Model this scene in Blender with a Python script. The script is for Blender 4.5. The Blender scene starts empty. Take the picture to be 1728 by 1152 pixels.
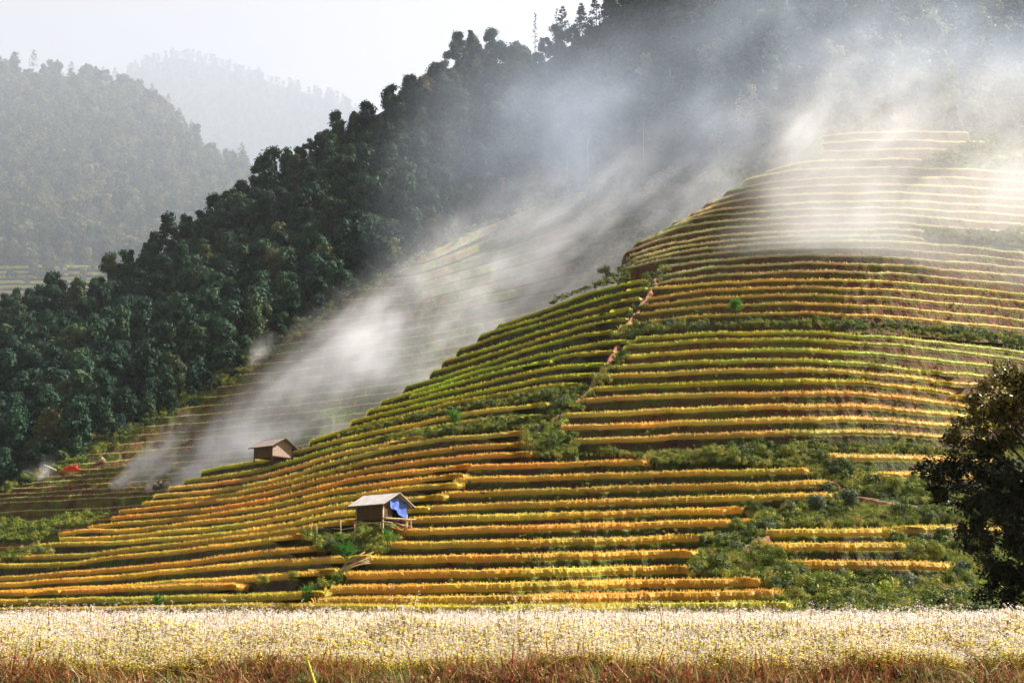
import bpy, math
import numpy as np
from math import radians as R
rng = np.random.default_rng(7)
scene = bpy.context.scene
COL = scene.collection
F = 2374.0                       # focal length in pixels of the 1728 wide photograph
PITCH = math.atan(499.0 / F)
CAMZ = 1.6
# ------------------------------------------------------------------ camera
cd = bpy.data.cameras.new('camera'); cam = bpy.data.objects.new('camera', cd); COL.objects.link(cam)
cam.location = (0, 0, CAMZ); cam.rotation_euler = (math.pi / 2 + PITCH, 0, 0)
cd.sensor_width = 36; cd.lens = 36 * F / 1728; cd.clip_start = 0.3; cd.clip_end = 20000
scene.camera = cam
# ------------------------------------------------------------------ sky, sun, exposure
SUN_AZ, SUN_EL = R(74), R(42)    # azimuth from +Y towards +X
w = bpy.data.worlds.new('World'); scene.world = w; w.use_nodes = True
nt = w.node_tree; bg = nt.nodes['Background']
sk = nt.nodes.new('ShaderNodeTexSky'); sk.sky_type = 'NISHITA'; sk.sun_disc = False
sk.sun_elevation = SUN_EL; sk.sun_rotation = SUN_AZ; sk.dust_density = 3.0; sk.air_density = 1.0; sk.altitude = 900
hs = nt.nodes.new('ShaderNodeHueSaturation'); hs.inputs['Saturation'].default_value = 0.12
nt.links.new(sk.outputs[0], hs.inputs['Color']); tint = nt.nodes.new('ShaderNodeMix'); tint.data_type = 'RGBA'; tint.blend_type = 'MULTIPLY'; tint.inputs[0].default_value = 1; tint.inputs[7].default_value = (1, .88, .85, 1); nt.links.new(hs.outputs[0], tint.inputs[6]); nt.links.new(tint.outputs[2], bg.inputs[0])
bg.inputs[1].default_value = 0.05
sd = bpy.data.lights.new('sun', 'SUN'); sun = bpy.data.objects.new('sun', sd); COL.objects.link(sun)
sd.energy = 5.0; sd.angle = R(0.6); sd.color = (1.0, 0.93, 0.82)
sun.rotation_euler = (math.pi / 2 - SUN_EL, 0, math.pi - SUN_AZ)
sun.location = (100, 50, 200)
scene.view_settings.view_transform = 'Standard'; scene.view_settings.look = 'None'
scene.view_settings.exposure = 1.78; scene.view_settings.gamma = 1.0
cy = scene.cycles
cy.use_denoising = True; cy.max_bounces = 6; cy.diffuse_bounces = 2; cy.transparent_max_bounces = 8
cy.volume_bounces = 3; cy.volume_step_rate = 1.0; cy.use_adaptive_sampling = True; cy.adaptive_threshold = 0.015

# ------------------------------------------------------------------ helpers
def W(u, v, D):
    u, v, D = np.broadcast_arrays(np.asarray(u, float), np.asarray(v, float), np.asarray(D, float))
    x = (u - 864) / F; y = (576 - v) / F
    t = D / (math.cos(PITCH) - y * math.sin(PITCH))
    return np.stack([t * x, D, CAMZ + t * (math.sin(PITCH) + y * math.cos(PITCH))], -1)
def proj(P):
    P = np.asarray(P, float); d = P - np.array([0, 0, CAMZ])
    fw = d[..., 1] * math.cos(PITCH) + d[..., 2] * math.sin(PITCH); up = -d[..., 1] * math.sin(PITCH) + d[..., 2] * math.cos(PITCH)
    return 864 + F * d[..., 0] / fw, 576 - F * up / fw
class TPS:
    def __init__(s, pts, lam=1e-3):
        p = np.array(pts, float); s.c = p[:, :2] / 1000; z = p[:, 2]; n = len(p)
        K = s.k(s.c, s.c) + lam * np.eye(n); Pm = np.hstack([np.ones((n, 1)), s.c])
        A = np.zeros((n + 3, n + 3)); A[:n, :n] = K; A[:n, n:] = Pm; A[n:, :n] = Pm.T
        s.w = np.linalg.solve(A, np.concatenate([z, np.zeros(3)]))
    @staticmethod
    def k(a, b):
        r2 = ((a[:, None] - b[None]) ** 2).sum(-1); return np.where(r2 > 0, r2 * np.log(r2 + 1e-12), 0)
    def __call__(s, u, v):
        u, v = np.broadcast_arrays(np.asarray(u, float), np.asarray(v, float)); q = np.stack([u.ravel(), v.ravel()], -1) / 1000
        out = np.empty(len(q))
        for i in range(0, len(q), 20000):
            qq = q[i:i + 20000]; out[i:i + 20000] = s.k(qq, s.c) @ s.w[:-3] + s.w[-3] + qq @ s.w[-2:]
        return out.reshape(u.shape)
def wob(x, seed, amp, wl):                     # smooth 1-D noise
    r = np.random.default_rng(seed); o = np.zeros_like(x, dtype=float)
    for k in range(5):
        o += np.sin(x / (wl * (0.55 ** k)) * 6.283 + r.uniform(0, 6.28)) * (0.65 ** k)
    return o * amp / 1.8
def noise2(x, y, seed=0, octv=4):
    r = np.random.default_rng(seed); o = np.zeros(np.broadcast(x, y).shape); a = 1.0; f = 1.0
    for k in range(octv):
        for j in range(3):
            th = r.uniform(0, 6.28); o += a * np.sin((x * math.cos(th) + y * math.sin(th)) * f * 6.283 + r.uniform(0, 6.28)) / 3
        a *= 0.55; f *= 2.03
    return o
def mesh(name, V, faces, mat=None, cols=None, smooth=False):
    """faces: int array (n,3|4) or list of such arrays"""
    me = bpy.data.meshes.new(name); V = np.ascontiguousarray(V, dtype=np.float32).reshape(-1, 3)
    fl = faces if isinstance(faces, list) else [faces]
    fl = [np.asarray(f, dtype=np.int32) for f in fl if len(f)]
    me.vertices.add(len(V)); me.vertices.foreach_set('co', V.ravel())
    tot = np.concatenate([np.full(len(f), f.shape[1]) for f in fl]); idx = np.concatenate([f.ravel() for f in fl])
    me.loops.add(len(idx)); me.loops.foreach_set('vertex_index', idx.astype(np.int32))
    me.polygons.add(len(tot)); st = np.concatenate([[0], np.cumsum(tot)[:-1]])
    me.polygons.foreach_set('loop_start', st.astype(np.int32)); me.polygons.foreach_set('loop_total', tot.astype(np.int32))
    me.polygons.foreach_set('use_smooth', np.full(len(tot), smooth))
    if cols is not None:
        a = me.color_attributes.new('col', 'FLOAT_COLOR', 'POINT'); c = np.ones((len(V), 4), np.float32); c[:, :3] = cols; a.data.foreach_set('color', c.ravel())
    me.update(calc_edges=True); me.validate()
    if mat: me.materials.append(mat)
    return me
def link(name, me, parent=None, loc=None, label=None, cat=None, group=None, kind=None):
    o = bpy.data.objects.new(name, me); COL.objects.link(o)
    if parent: o.parent = parent
    if loc is not None: o.location = [float(q) for q in loc]
    return tag(o, label, cat, group, kind)
def tag(o, label=None, cat=None, group=None, kind=None):
    for k, x in (('label', label), ('category', cat), ('group', group), ('kind', kind)):
        if x: o[k] = x
    return o
def empty(name, loc, label, cat, group=None, rz=0, sc=1):
    o = bpy.data.objects.new(name, None); COL.objects.link(o); o.location = [float(q) for q in loc]; o.rotation_euler = (0, 0, rz); o.scale = (sc, sc, sc); o.empty_display_size = 0.3
    return tag(o, label, cat, group)
def grid_faces(nr, nc, off=0):
    i = np.arange(nr - 1)[:, None] * nc + np.arange(nc - 1)[None]; i = i.ravel() + off
    return np.stack([i, i + 1, i + nc + 1, i + nc], -1)
class MB:
    def __init__(s): s.v = []; s.f3 = []; s.f4 = []; s.c = []; s.n = 0
    def add(s, V, f4=None, f3=None, col=(1, 1, 1)):
        V = np.asarray(V, float).reshape(-1, 3)
        if f4 is not None and len(f4): s.f4.append(np.asarray(f4) + s.n)
        if f3 is not None and len(f3): s.f3.append(np.asarray(f3) + s.n)
        s.v.append(V); s.c.append(np.broadcast_to(np.asarray(col, float), V.shape)); s.n += len(V); return s
    def mesh(s, name, mat, smooth=False):
        f = []
        if s.f4: f.append(np.concatenate(s.f4))
        if s.f3: f.append(np.concatenate(s.f3))
        return mesh(name, np.concatenate(s.v), f, mat, np.concatenate(s.c), smooth)
    def box(s, c, d, rot=None, col=(1, 1, 1), taper=1.0):
        q = np.array([[x, y, z] for z in (-.5, .5) for y in (-.5, .5) for x in (-.5, .5)]) * np.array(d)
        q[4:, :2] *= taper
        if rot is not None: q = q @ rotm(*rot).T
        return s.add(q + np.array(c), [[0, 2, 3, 1], [4, 5, 7, 6], [0, 1, 5, 4], [2, 6, 7, 3], [0, 4, 6, 2], [1, 3, 7, 5]], col=col)
    def tube(s, pts, rad, n=6, col=(1, 1, 1)):
        P = np.array(pts, float); m = len(P); rad = np.broadcast_to(rad, (m,)); T = np.gradient(P, axis=0); T /= np.linalg.norm(T, axis=1)[:, None] + 1e-9
        a = np.where(np.abs(T[:, 2:]) > .9, np.array([[1., 0, 0]]), np.array([[0, 0, 1.]])); X = np.cross(T, a); X /= np.linalg.norm(X, axis=1)[:, None]; Y = np.cross(T, X)
        th = np.arange(n) / n * 2 * np.pi
        V = P[:, None] + rad[:, None, None] * (np.cos(th)[None, :, None] * X[:, None] + np.sin(th)[None, :, None] * Y[:, None])
        f = [[i * n + j, i * n + (j + 1) % n, (i + 1) * n + (j + 1) % n, (i + 1) * n + j] for i in range(m - 1) for j in range(n)]
        V = np.concatenate([V.reshape(-1, 3), P[:1], P[-1:]]); b = m * n
        f3 = [[(j + 1) % n, j, b] for j in range(n)] + [[(m - 1) * n + j, (m - 1) * n + (j + 1) % n, b + 1] for j in range(n)]
        return s.add(V, f, f3, col)
def rotm(rx, ry, rz):
    cx, sx, cy_, sy, cz, sz = math.cos(rx), math.sin(rx), math.cos(ry), math.sin(ry), math.cos(rz), math.sin(rz)
    return np.array([[cz, -sz, 0], [sz, cz, 0], [0, 0, 1]]) @ np.array([[cy_, 0, sy], [0, 1, 0], [-sy, 0, cy_]]) @ np.array([[1, 0, 0], [0, cx, -sx], [0, sx, cx]])

# ------------------------------------------------------------------ materials
def newmat(name):
    m = bpy.data.materials.new(name); m.use_nodes = True; n = m.node_tree.nodes; n.clear()
    out = n.new('ShaderNodeOutputMaterial'); return m, m.node_tree, out
def ramp(nt, fac, stops):
    r = nt.nodes.new('ShaderNodeValToRGB'); e = r.color_ramp.elements
    while len(e) < len(stops): e.new(0.5)
    for el, (p, c) in zip(e, stops): el.position = p; el.color = (*c, 1)
    nt.links.new(fac, r.inputs[0]); return r.outputs[0]
def noise(nt, scale, detail=4, rough=.6, coord='Object', stretch=None):
    tc = nt.nodes.new('ShaderNodeTexCoord'); n = nt.nodes.new('ShaderNodeTexNoise'); n.inputs['Scale'].default_value = scale; n.inputs['Detail'].default_value = detail; n.inputs['Roughness'].default_value = rough
    src = tc.outputs[coord]
    if stretch:
        mp = nt.nodes.new('ShaderNodeMapping'); mp.inputs['Scale'].default_value = stretch; nt.links.new(src, mp.inputs[0]); src = mp.outputs[0]
    nt.links.new(src, n.inputs['Vector']); return n.outputs['Fac']
def mul(nt, a, b, mode='MULTIPLY', fac=1.0):
    m = nt.nodes.new('ShaderNodeMix'); m.data_type = 'RGBA'; m.blend_type = mode; m.inputs[0].default_value = fac
    for s, i in ((a, 6), (b, 7)):
        if isinstance(s, tuple): m.inputs[i].default_value = (*s, 1)
        else: nt.links.new(s, m.inputs[i])
    return m.outputs[2]
def leafmat(name, stops, trans=0.3, use_col=False, nscale=0.0, rough=.6, perobj=True):
    """foliage: colour varies from plant to plant and from clump to clump"""
    m, nt, out = newmat(name)
    if use_col:
        a = nt.nodes.new('ShaderNodeAttribute'); a.attribute_name = 'col'; base = a.outputs['Color']
    else: base = None
    if stops:
        oi = nt.nodes.new('ShaderNodeObjectInfo'); fac = oi.outputs['Random']
        c = ramp(nt, fac, stops); base = c if base is None else mul(nt, c, base)
    if nscale:
        c2 = ramp(nt, noise(nt, nscale, 3), [(.3, (.62, .62, .62)), (.7, (1.35, 1.35, 1.25))]); base = mul(nt, base, c2)
    d = nt.nodes.new('ShaderNodeBsdfPrincipled'); nt.links.new(base, d.inputs['Base Color']); d.inputs['Roughness'].default_value = rough; d.inputs['Specular IOR Level'].default_value = 0.12
    t = nt.nodes.new('ShaderNodeBsdfTranslucent'); nt.links.new(base, t.inputs['Color'])
    mx = nt.nodes.new('ShaderNodeMixShader'); mx.inputs[0].default_value = trans
    nt.links.new(d.outputs[0], mx.inputs[1]); nt.links.new(t.outputs[0], mx.inputs[2]); nt.links.new(mx.outputs[0], out.inputs[0]); return m
def surf(name, stops, scale=1.0, rough=.9, bump=.3, bscale=None, use_col=False, detail=6, stretch=None, spec=.2, coord='Object', bdist=.1):
    m, nt, out = newmat(name); c = ramp(nt, noise(nt, scale, detail, .62, coord, stretch), stops)
    if use_col:
        a = nt.nodes.new('ShaderNodeAttribute'); a.attribute_name = 'col'; c = mul(nt, c, a.outputs['Color'])
    d = nt.nodes.new('ShaderNodeBsdfPrincipled'); nt.links.new(c, d.inputs['Base Color']); d.inputs['Roughness'].default_value = rough; d.inputs['Specular IOR Level'].default_value = spec
    if bump:
        b = nt.nodes.new('ShaderNodeBump'); b.inputs['Strength'].default_value = bump; b.inputs['Distance'].default_value = bdist; nt.links.new(noise(nt, bscale or scale * 3, 5), b.inputs['Height']); nt.links.new(b.outputs[0], d.inputs['Normal'])
    nt.links.new(d.outputs[0], out.inputs[0]); return m
M = {}
M['soil'] = surf('terrace_soil', [(.30, (.018, .012, .007)), (.44, (.040, .024, .014)), (.54, (.036, .044, .012)), (.66, (.05, .05, .016)), (.8, (.10, .055, .03))], .55, bump=.8, bscale=1.6, use_col=True, bdist=.4)
M['cover'] = surf('hill_cover', [(.3, (.020, .030, .008)), (.5, (.05, .075, .014)), (.7, (.14, .13, .035))], .35, bump=.9, bscale=1.3, bdist=.5)
M['rice'] = leafmat('rice', None, trans=.35, use_col=True)
M['forestfloor'] = surf('forest_floor', [(.35, (.010, .016, .008)), (.65, (.03, .045, .018))], .2, bump=.6)
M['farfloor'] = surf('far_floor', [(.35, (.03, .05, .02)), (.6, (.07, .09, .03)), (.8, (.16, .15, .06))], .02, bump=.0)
M['bark'] = surf('bark', [(.3, (.03, .024, .018)), (.7, (.10, .085, .07))], 3, bump=.5, stretch=(1, 1, .2))
M['darkbark'] = surf('dark_bark', [(.3, (.012, .009, .007)), (.7, (.04, .03, .022))], 3, bump=.4)
M['palebark'] = surf('pale_bark', [(.3, (.14, .12, .10)), (.7, (.28, .25, .21))], 2, bump=.3)
M['leaf_dark'] = leafmat('dark_leaves', [(0, (.008, .030, .018)), (.35, (.015, .046, .026)), (.7, (.026, .068, .034)), (.93, (.045, .085, .036)), (1, (.085, .085, .035))], .18, nscale=.35)
M['leaf_pine'] = leafmat('pine_needles', [(0, (.012, .036, .022)), (.6, (.022, .056, .032)), (1, (.05, .075, .035))], .12, nscale=.5)
M['leaf_olive'] = leafmat('olive_leaves', [(0, (.06, .09, .04)), (.5, (.11, .135, .055)), (1, (.20, .19, .09))], .25, nscale=.4)
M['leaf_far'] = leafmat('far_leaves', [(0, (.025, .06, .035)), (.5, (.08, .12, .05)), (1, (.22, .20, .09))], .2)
M['leaf_pale'] = leafmat('pale_leaves', [(0, (.22, .22, .12)), (1, (.30, .26, .17))], .25, nscale=.6)
M['leaf_rust'] = leafmat('rust_leaves', [(0, (.24, .12, .08)), (1, (.26, .15, .10))], .25, nscale=.6)
M['bush'] = leafmat('bush_leaves', [(0, (.032, .052, .008)), (.4, (.095, .135, .014)), (.75, (.19, .22, .026)), (1, (.27, .23, .05))], .25, nscale=1.2)
M['bush_blue'] = leafmat('bluish_leaves', [(0, (.05, .075, .04)), (1, (.10, .125, .07))], .25, nscale=1.2)
M['bright'] = leafmat('bright_leaves', [(0, (.04, .13, .02)), (1, (.07, .18, .025))], .35)
M['grass'] = leafmat('grass', [(0, (.08, .13, .02)), (.4, (.18, .22, .03)), (.8, (.30, .28, .07)), (1, (.32, .19, .08))], .3)
M['neartree'] = leafmat('near_tree_leaves', None, .12, use_col=True, rough=.42)
M['bw'] = leafmat('buckwheat', None, .5, use_col=True)
M['weed'] = leafmat('weeds', None, .25, use_col=True)
M['darkearth'] = surf('dark_earth', [(.3, (.012, .008, .006)), (.7, (.05, .03, .02))], 3, bump=.6)
M['dirt'] = surf('dirt', [(.3, (.03, .018, .012)), (.7, (.11, .06, .035))], 2, bump=.6)
M['red'] = surf('red_path', [(.3, (.09, .035, .02)), (.7, (.26, .10, .055))], 1.5, bump=.5)
M['ground'] = surf('ground', [(.3, (.03, .045, .015)), (.6, (.09, .10, .035)), (.8, (.15, .11, .06))], .15, bump=.4)

exec_blocks = []
# ------------------------------------------------------------------ distance fields (metres in front of the camera) of each hill
D1 = TPS([(0,1023,150),(0,948,185),(-200,1000,185),(200,1023,125),(560,1020,100),(1076,1015,94),(1400,1010,90),(1728,1010,92),(1900,1000,100),
          (560,957,112),(640,890,124),(560,895,126),(400,962,128),(200,960,165),(0,995,166),(200,903,207),(400,870,176),(560,837,152),(773,811,136),(345,790,207),(430,790,192),(560,740,182),
          (900,870,113),(1200,870,110),(1450,870,108),(1728,870,118),(1100,775,134),(1450,770,126),(1728,770,138),(935,678,152),(980,645,160),(700,690,181),(700,656,206),(840,600,203),
          (858,540,228),(1000,520,196),(1060,572,175),(1090,469,200),(1050,545,183),(1100,740,143),(1450,735,136),(1728,735,150),(1100,560,175),(1364,555,166),(1511,560,167),(1728,590,182),
          (1063,447,215),(1210,430,206),(1364,425,199),(1511,425,199),(1728,448,215),(1141,371,245),(1232,318,262),(1364,281,247),(1511,220,262),(1300,284,262),(1728,289,258),(1728,230,285),(1400,228,268)], .2)
D2 = TPS([(-200,930,235),(0,930,222),(0,832,245),(200,850,238),(100,900,226),(330,670,305),(500,560,345),(700,440,385),(850,368,415),(960,328,430),(500,740,265),(700,640,296),(850,540,330),(1000,430,372),(1100,360,400),(1200,330,420),(400,830,245),(700,800,265),(1000,600,330),(1300,330,430)], 1e-3)
D3 = TPS([(-200,830,320),(0,845,290),(135,780,285),(330,675,325),(500,565,362),(700,445,400),(850,372,430),(960,330,440),(1150,325,385),(1290,285,335),(1400,230,305),(1728,235,305),(1950,240,305),
          (0,540,560),(-200,560,600),(200,470,560),(380,350,560),(570,230,570),(700,150,575),(850,90,575),(1000,30,570),(1200,-80,560),(1500,-120,485),(1728,-120,465),(1950,-120,460),(300,560,430),(700,300,480),(1000,180,490),(1500,80,385),(1728,80,375)], 1e-3)

SKY3 = ([-250, 0, 60, 150, 215, 300, 380, 480, 570, 650, 720, 790, 850, 920, 1000, 1100, 1300, 1950], [560, 535, 520, 530, 470, 430, 355, 295, 228, 188, 155, 92, 110, 106, 48, -30, -120, -140])
BOT3 = ([-250, 0, 135, 330, 500, 700, 850, 960, 1100, 1290, 1400, 1500, 1728, 1950], [880, 850, 790, 690, 585, 462, 385, 345, 330, 300, 240, 232, 245, 255])

# ------------------------------------------------------------------ terrace lines: tops of the rice along each terrace, in photo pixels
Lr = {4:[(1301,284),(1364,268),(1511,265),(1552,266)],5:[(1263,298),(1300,290),(1364,281),(1511,279),(1620,282),(1728,289)],
 6:[(1232,318),(1295,305),(1364,297),(1511,294),(1620,297),(1728,303)],7:[(1196,339),(1232,326),(1274,318),(1364,310),(1511,307),(1728,318)],
 8:[(1171,357),(1232,335),(1274,329),(1364,324),(1511,321),(1728,333)],9:[(1141,371),(1190,356),(1232,347),(1364,338),(1511,335),(1728,346)],
 10:[(1110,391),(1168,364),(1232,357),(1364,348.5),(1511,347),(1728,360)],11:[(1080,404),(1147,378),(1232,368.5),(1364,361),(1511,358),(1728,376)],
 12:[(1063,419),(1110,400),(1232,379),(1364,374),(1511,372),(1728,390)],13:[(1070,426),(1120,408),(1232,392),(1364,385),(1511,382),(1556,386)],
 14:[(1072,432),(1120,418),(1232,401),(1364,394),(1511,393),(1556,398)],15:[(1079,438),(1150,420),(1232,411),(1364,403),(1511,403),(1600,410),(1728,423)],
 16:[(1063,447),(1105,437),(1168,428),(1232,421),(1364,414),(1511,416),(1728,436)],17:[(1123,446),(1210,434),(1364,425),(1511,430),(1728,448)],
 18:[(1119,460),(1210,446),(1364,439),(1511,443),(1728,462)],19:[(1120,471),(1210,460),(1364,452.6),(1511,457),(1728,477)],
 20:[(1105,483),(1210,472.7),(1364,467),(1511,471),(1728,491.6)],21:[(1101,498),(1210,484),(1364,480),(1511,485),(1728,505)],
 22:[(1090,512),(1210,497),(1364,492.6),(1511,499),(1728,519)],23:[(1078,525),(1210,510.6),(1364,507),(1511,514),(1728,536)],24:[(1055,545),(1120,534),(1210,527),(1364,523),(1511,530),(1728,551)]}
Lr[1] = [(1392,226),(1440,221),(1511,219),(1632,220)]; Lr[2] = [(1392,238),(1440,234),(1511,233),(1660,237)]; Lr[3] = [(1395,252),(1511,248),(1597,249)]
LINES = []   # (points, style, rice height)
for k, p in Lr.items():
    LINES.append((p + ([(1800, p[-1][1] + 8)] if p[-1][0] == 1728 else []), 'pale' if k < 20 else 'gold', .52 if k < 17 else .55))
for p, st in [([(1083,565),(1210,557),(1364,555),(1511,565),(1617,576),(1728,590),(1800,598)],'green'),([(1064,579),(1210,568.5),(1364,568),(1511,577),(1617,588),(1728,603),(1800,612)],'green'),
 ([(1056,597),(1210,586),(1364,585),(1511,594),(1617,606),(1728,620),(1800,629)],'green'),([(1042,614),(1210,604),(1364,602),(1460,608),(1550,620)],'green'),([(1019,630),(1210,620),(1364,617),(1480,625),(1574,635)],'gold'),
 ([(1007,650),(1210,640),(1350,637)],'lime'),([(1354,637),(1450,638),(1520,645),(1605,657)],'lime'),([(985,670),(1100,662),(1264,659),(1450,656),(1600,674),(1650,682)],'gold'),([(956,695),(1264,680),(1450,678),(1600,692),(1660,700)],'gold'),
 ([(946,716),(1264,703),(1450,699),(1600,710),(1670,718)],'gold'),([(975,738),(1264,725),(1450,721),(1600,730),(1660,735)],'gold'),
 ([(1562,622),(1640,626),(1800,646)],'green'),([(1580,640),(1660,644),(1800,664)],'green'),([(1612,664),(1700,668),(1800,680)],'green'),([(1656,690),(1800,704)],'green'),([(1668,712),(1800,724)],'green'),
 ([(1388,764),(1450,763),(1590,768),(1680,772)],'gold'),([(1476,795),(1540,793),(1600,796),(1680,800)],'gold'),([(1303,891),(1400,889),(1507,890)],'amber'),([(1512,885),(1640,884),(1728,888)],'amber'),([(1295,914),(1400,913),(1525,914)],'amber'),([(1352,944),(1480,943),(1600,947)],'amber')]:
    LINES.append((p, st, .68 if st != 'green' else .6))
# left flank
for p, st in [([(846,545),(932,514),(995,489.5),(1064,474),(1090,469)],'lime'),([(815,562),(847,550),(932,526),(995,504),(1064,486),(1090,482)],'lime'),([(780,584),(847,561),(921,540),(984,521),(1064,502),(1080,500)],'lime'),
 ([(755,604),(784,597),(826,584),(911,555),(984,535),(1063,517)],'lime'),([(735,622),(774,612),(826,595),(911,568.5),(995,544),(1057,533)],'lime'),([(690,648),(753,631),(826,607),(911,580),(995,557),(1038,556)],'lime'),
 ([(650,672),(700,656),(763,637),(826,617),(911,595),(995,578),(1041,567),(1060,572)],'lime'),([(700,662),(826,627),(911,607),(930,605)],'lime'),([(942,599),(974,592),(1037,590)],'lime'),([(628,688),(700,671),(805,645),(890,624),(974,611),(1022,610)],'lime'),
 ([(600,706),(700,680),(784,664),(868,643),(953,629),(1008,628)],'lime'),([(530,738),(600,716),(700,692),(763,675),(847,660),(932,645),(980,644)],'lime'),
 ([(345,790),(400,779),(450,772),(500,758),(560,740),(665,718),(792,691.6),(924,677)],'limegold'),([(315,807),(380,799),(470,781),(560,752),(665,729),(792,705),(914,697)],'limegold'),([(290,819),(380,811),(470,793),(560,764),(644,745),(712,734)],'gold'),
 ([(265,832),(380,823),(470,804),(560,776),(640,754),(690,744),(771,733),(886,725)],'gold'),([(245,845),(330,838),(400,828),(470,813),(560,788),(665,765),(771,750.6),(897,743)],'amber'),
 ([(206,858),(300,849),(400,837),(470,824),(560,799),(665,780),(771,766),(897,760)],'amber'),([(193,869),(300,861),(400,848),(470,836),(560,811),(623,799),(707,789),(798,782)],'amber'),
 ([(155,884),(260,875),(330,868),(400,858),(470,846),(560,824),(665,808),(783,797)],'amber'),([(103,896),(130,890),(200,893),(300,881),(400,870),(470,858),(560,837),(665,820),(773,812)],'amber'),
 ([(105,906),(200,902),(300,892),(400,882),(470,870),(560,849),(665,838),(750,833)],'amber'),([(62,917),(80,914),(200,911),(300,903),(400,894),(470,883),(560,861),(650,857),(724,853)],'amber'),
 ([(30,936),(100,934),(170,929),(200,925),(300,913),(400,902),(470,893),(560,877),(612,873)],'amber'),([(-60,953),(0,950),(90,948),(150,944),(180,936),(300,926),(400,913),(515,899)],'amber'),([(-60,975),(0,971),(75,966),(200,955),(300,947),(400,931),(550,918)],'amber'),
 ([(-60,986),(0,982),(200,968),(400,948),(560,937),(628,936)],'amber'),([(-60,998),(0,995),(200,985),(300,977),(480,966),(568,957)],'amber'),([(-60,1000),(0,996),(100,994)],'amber'),([(104,993),(200,989),(330,982),(400,984)],'amber'),
 ([(-60,1013),(0,1010),(200,1006),(400,1001),(549,996)],'limegold'),([(-60,1026),(0,1024),(200,1022),(400,1017),(520,1018),(800,1020),(1076,1015),(1330,1013)],'limegold'),
 # right apron
 ([(798,783),(924,778),(1000,775),(1087,773)],'amber'),([(779,804),(924,799),(1100,793),(1264,789),(1360,787)],'amber'),([(752,828),(924,822),(1100,815),(1264,812),(1394,808)],'amber'),([(726,851),(924,843),(1100,837),(1264,832),(1404,829)],'amber'),
 ([(700,870),(924,863),(1100,857),(1255,853)],'amber'),([(669,891),(924,883),(1100,877),(1275,873)],'amber'),([(660,913),(800,910),(1076,903),(1191,899)],'amber'),([(630,938),(800,934),(1076,927),(1171,926)],'amber'),
 ([(593,963),(800,959),(1076,953),(1162,952)],'amber'),([(567,987),(800,982),(1076,975),(1284,973)],'amber'),([(543,1007),(800,1003),(1076,997),(1307,993)],'amber'),
 ([(500,1040),(1330,1034)],'limegold')]:
    LINES.append((p, st, .64 if st in ('amber', 'gold', 'limegold') else .58))
STY = {'pale': (.55, .50, .24), 'gold': (.62, .44, .10), 'green': (.48, .44, .07), 'lime': (.44, .43, .035), 'limegold': (.50, .43, .06), 'amber': (.62, .40, .07), 'stub': (.55, .45, .30), 'orange': (.50, .26, .07)}

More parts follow.
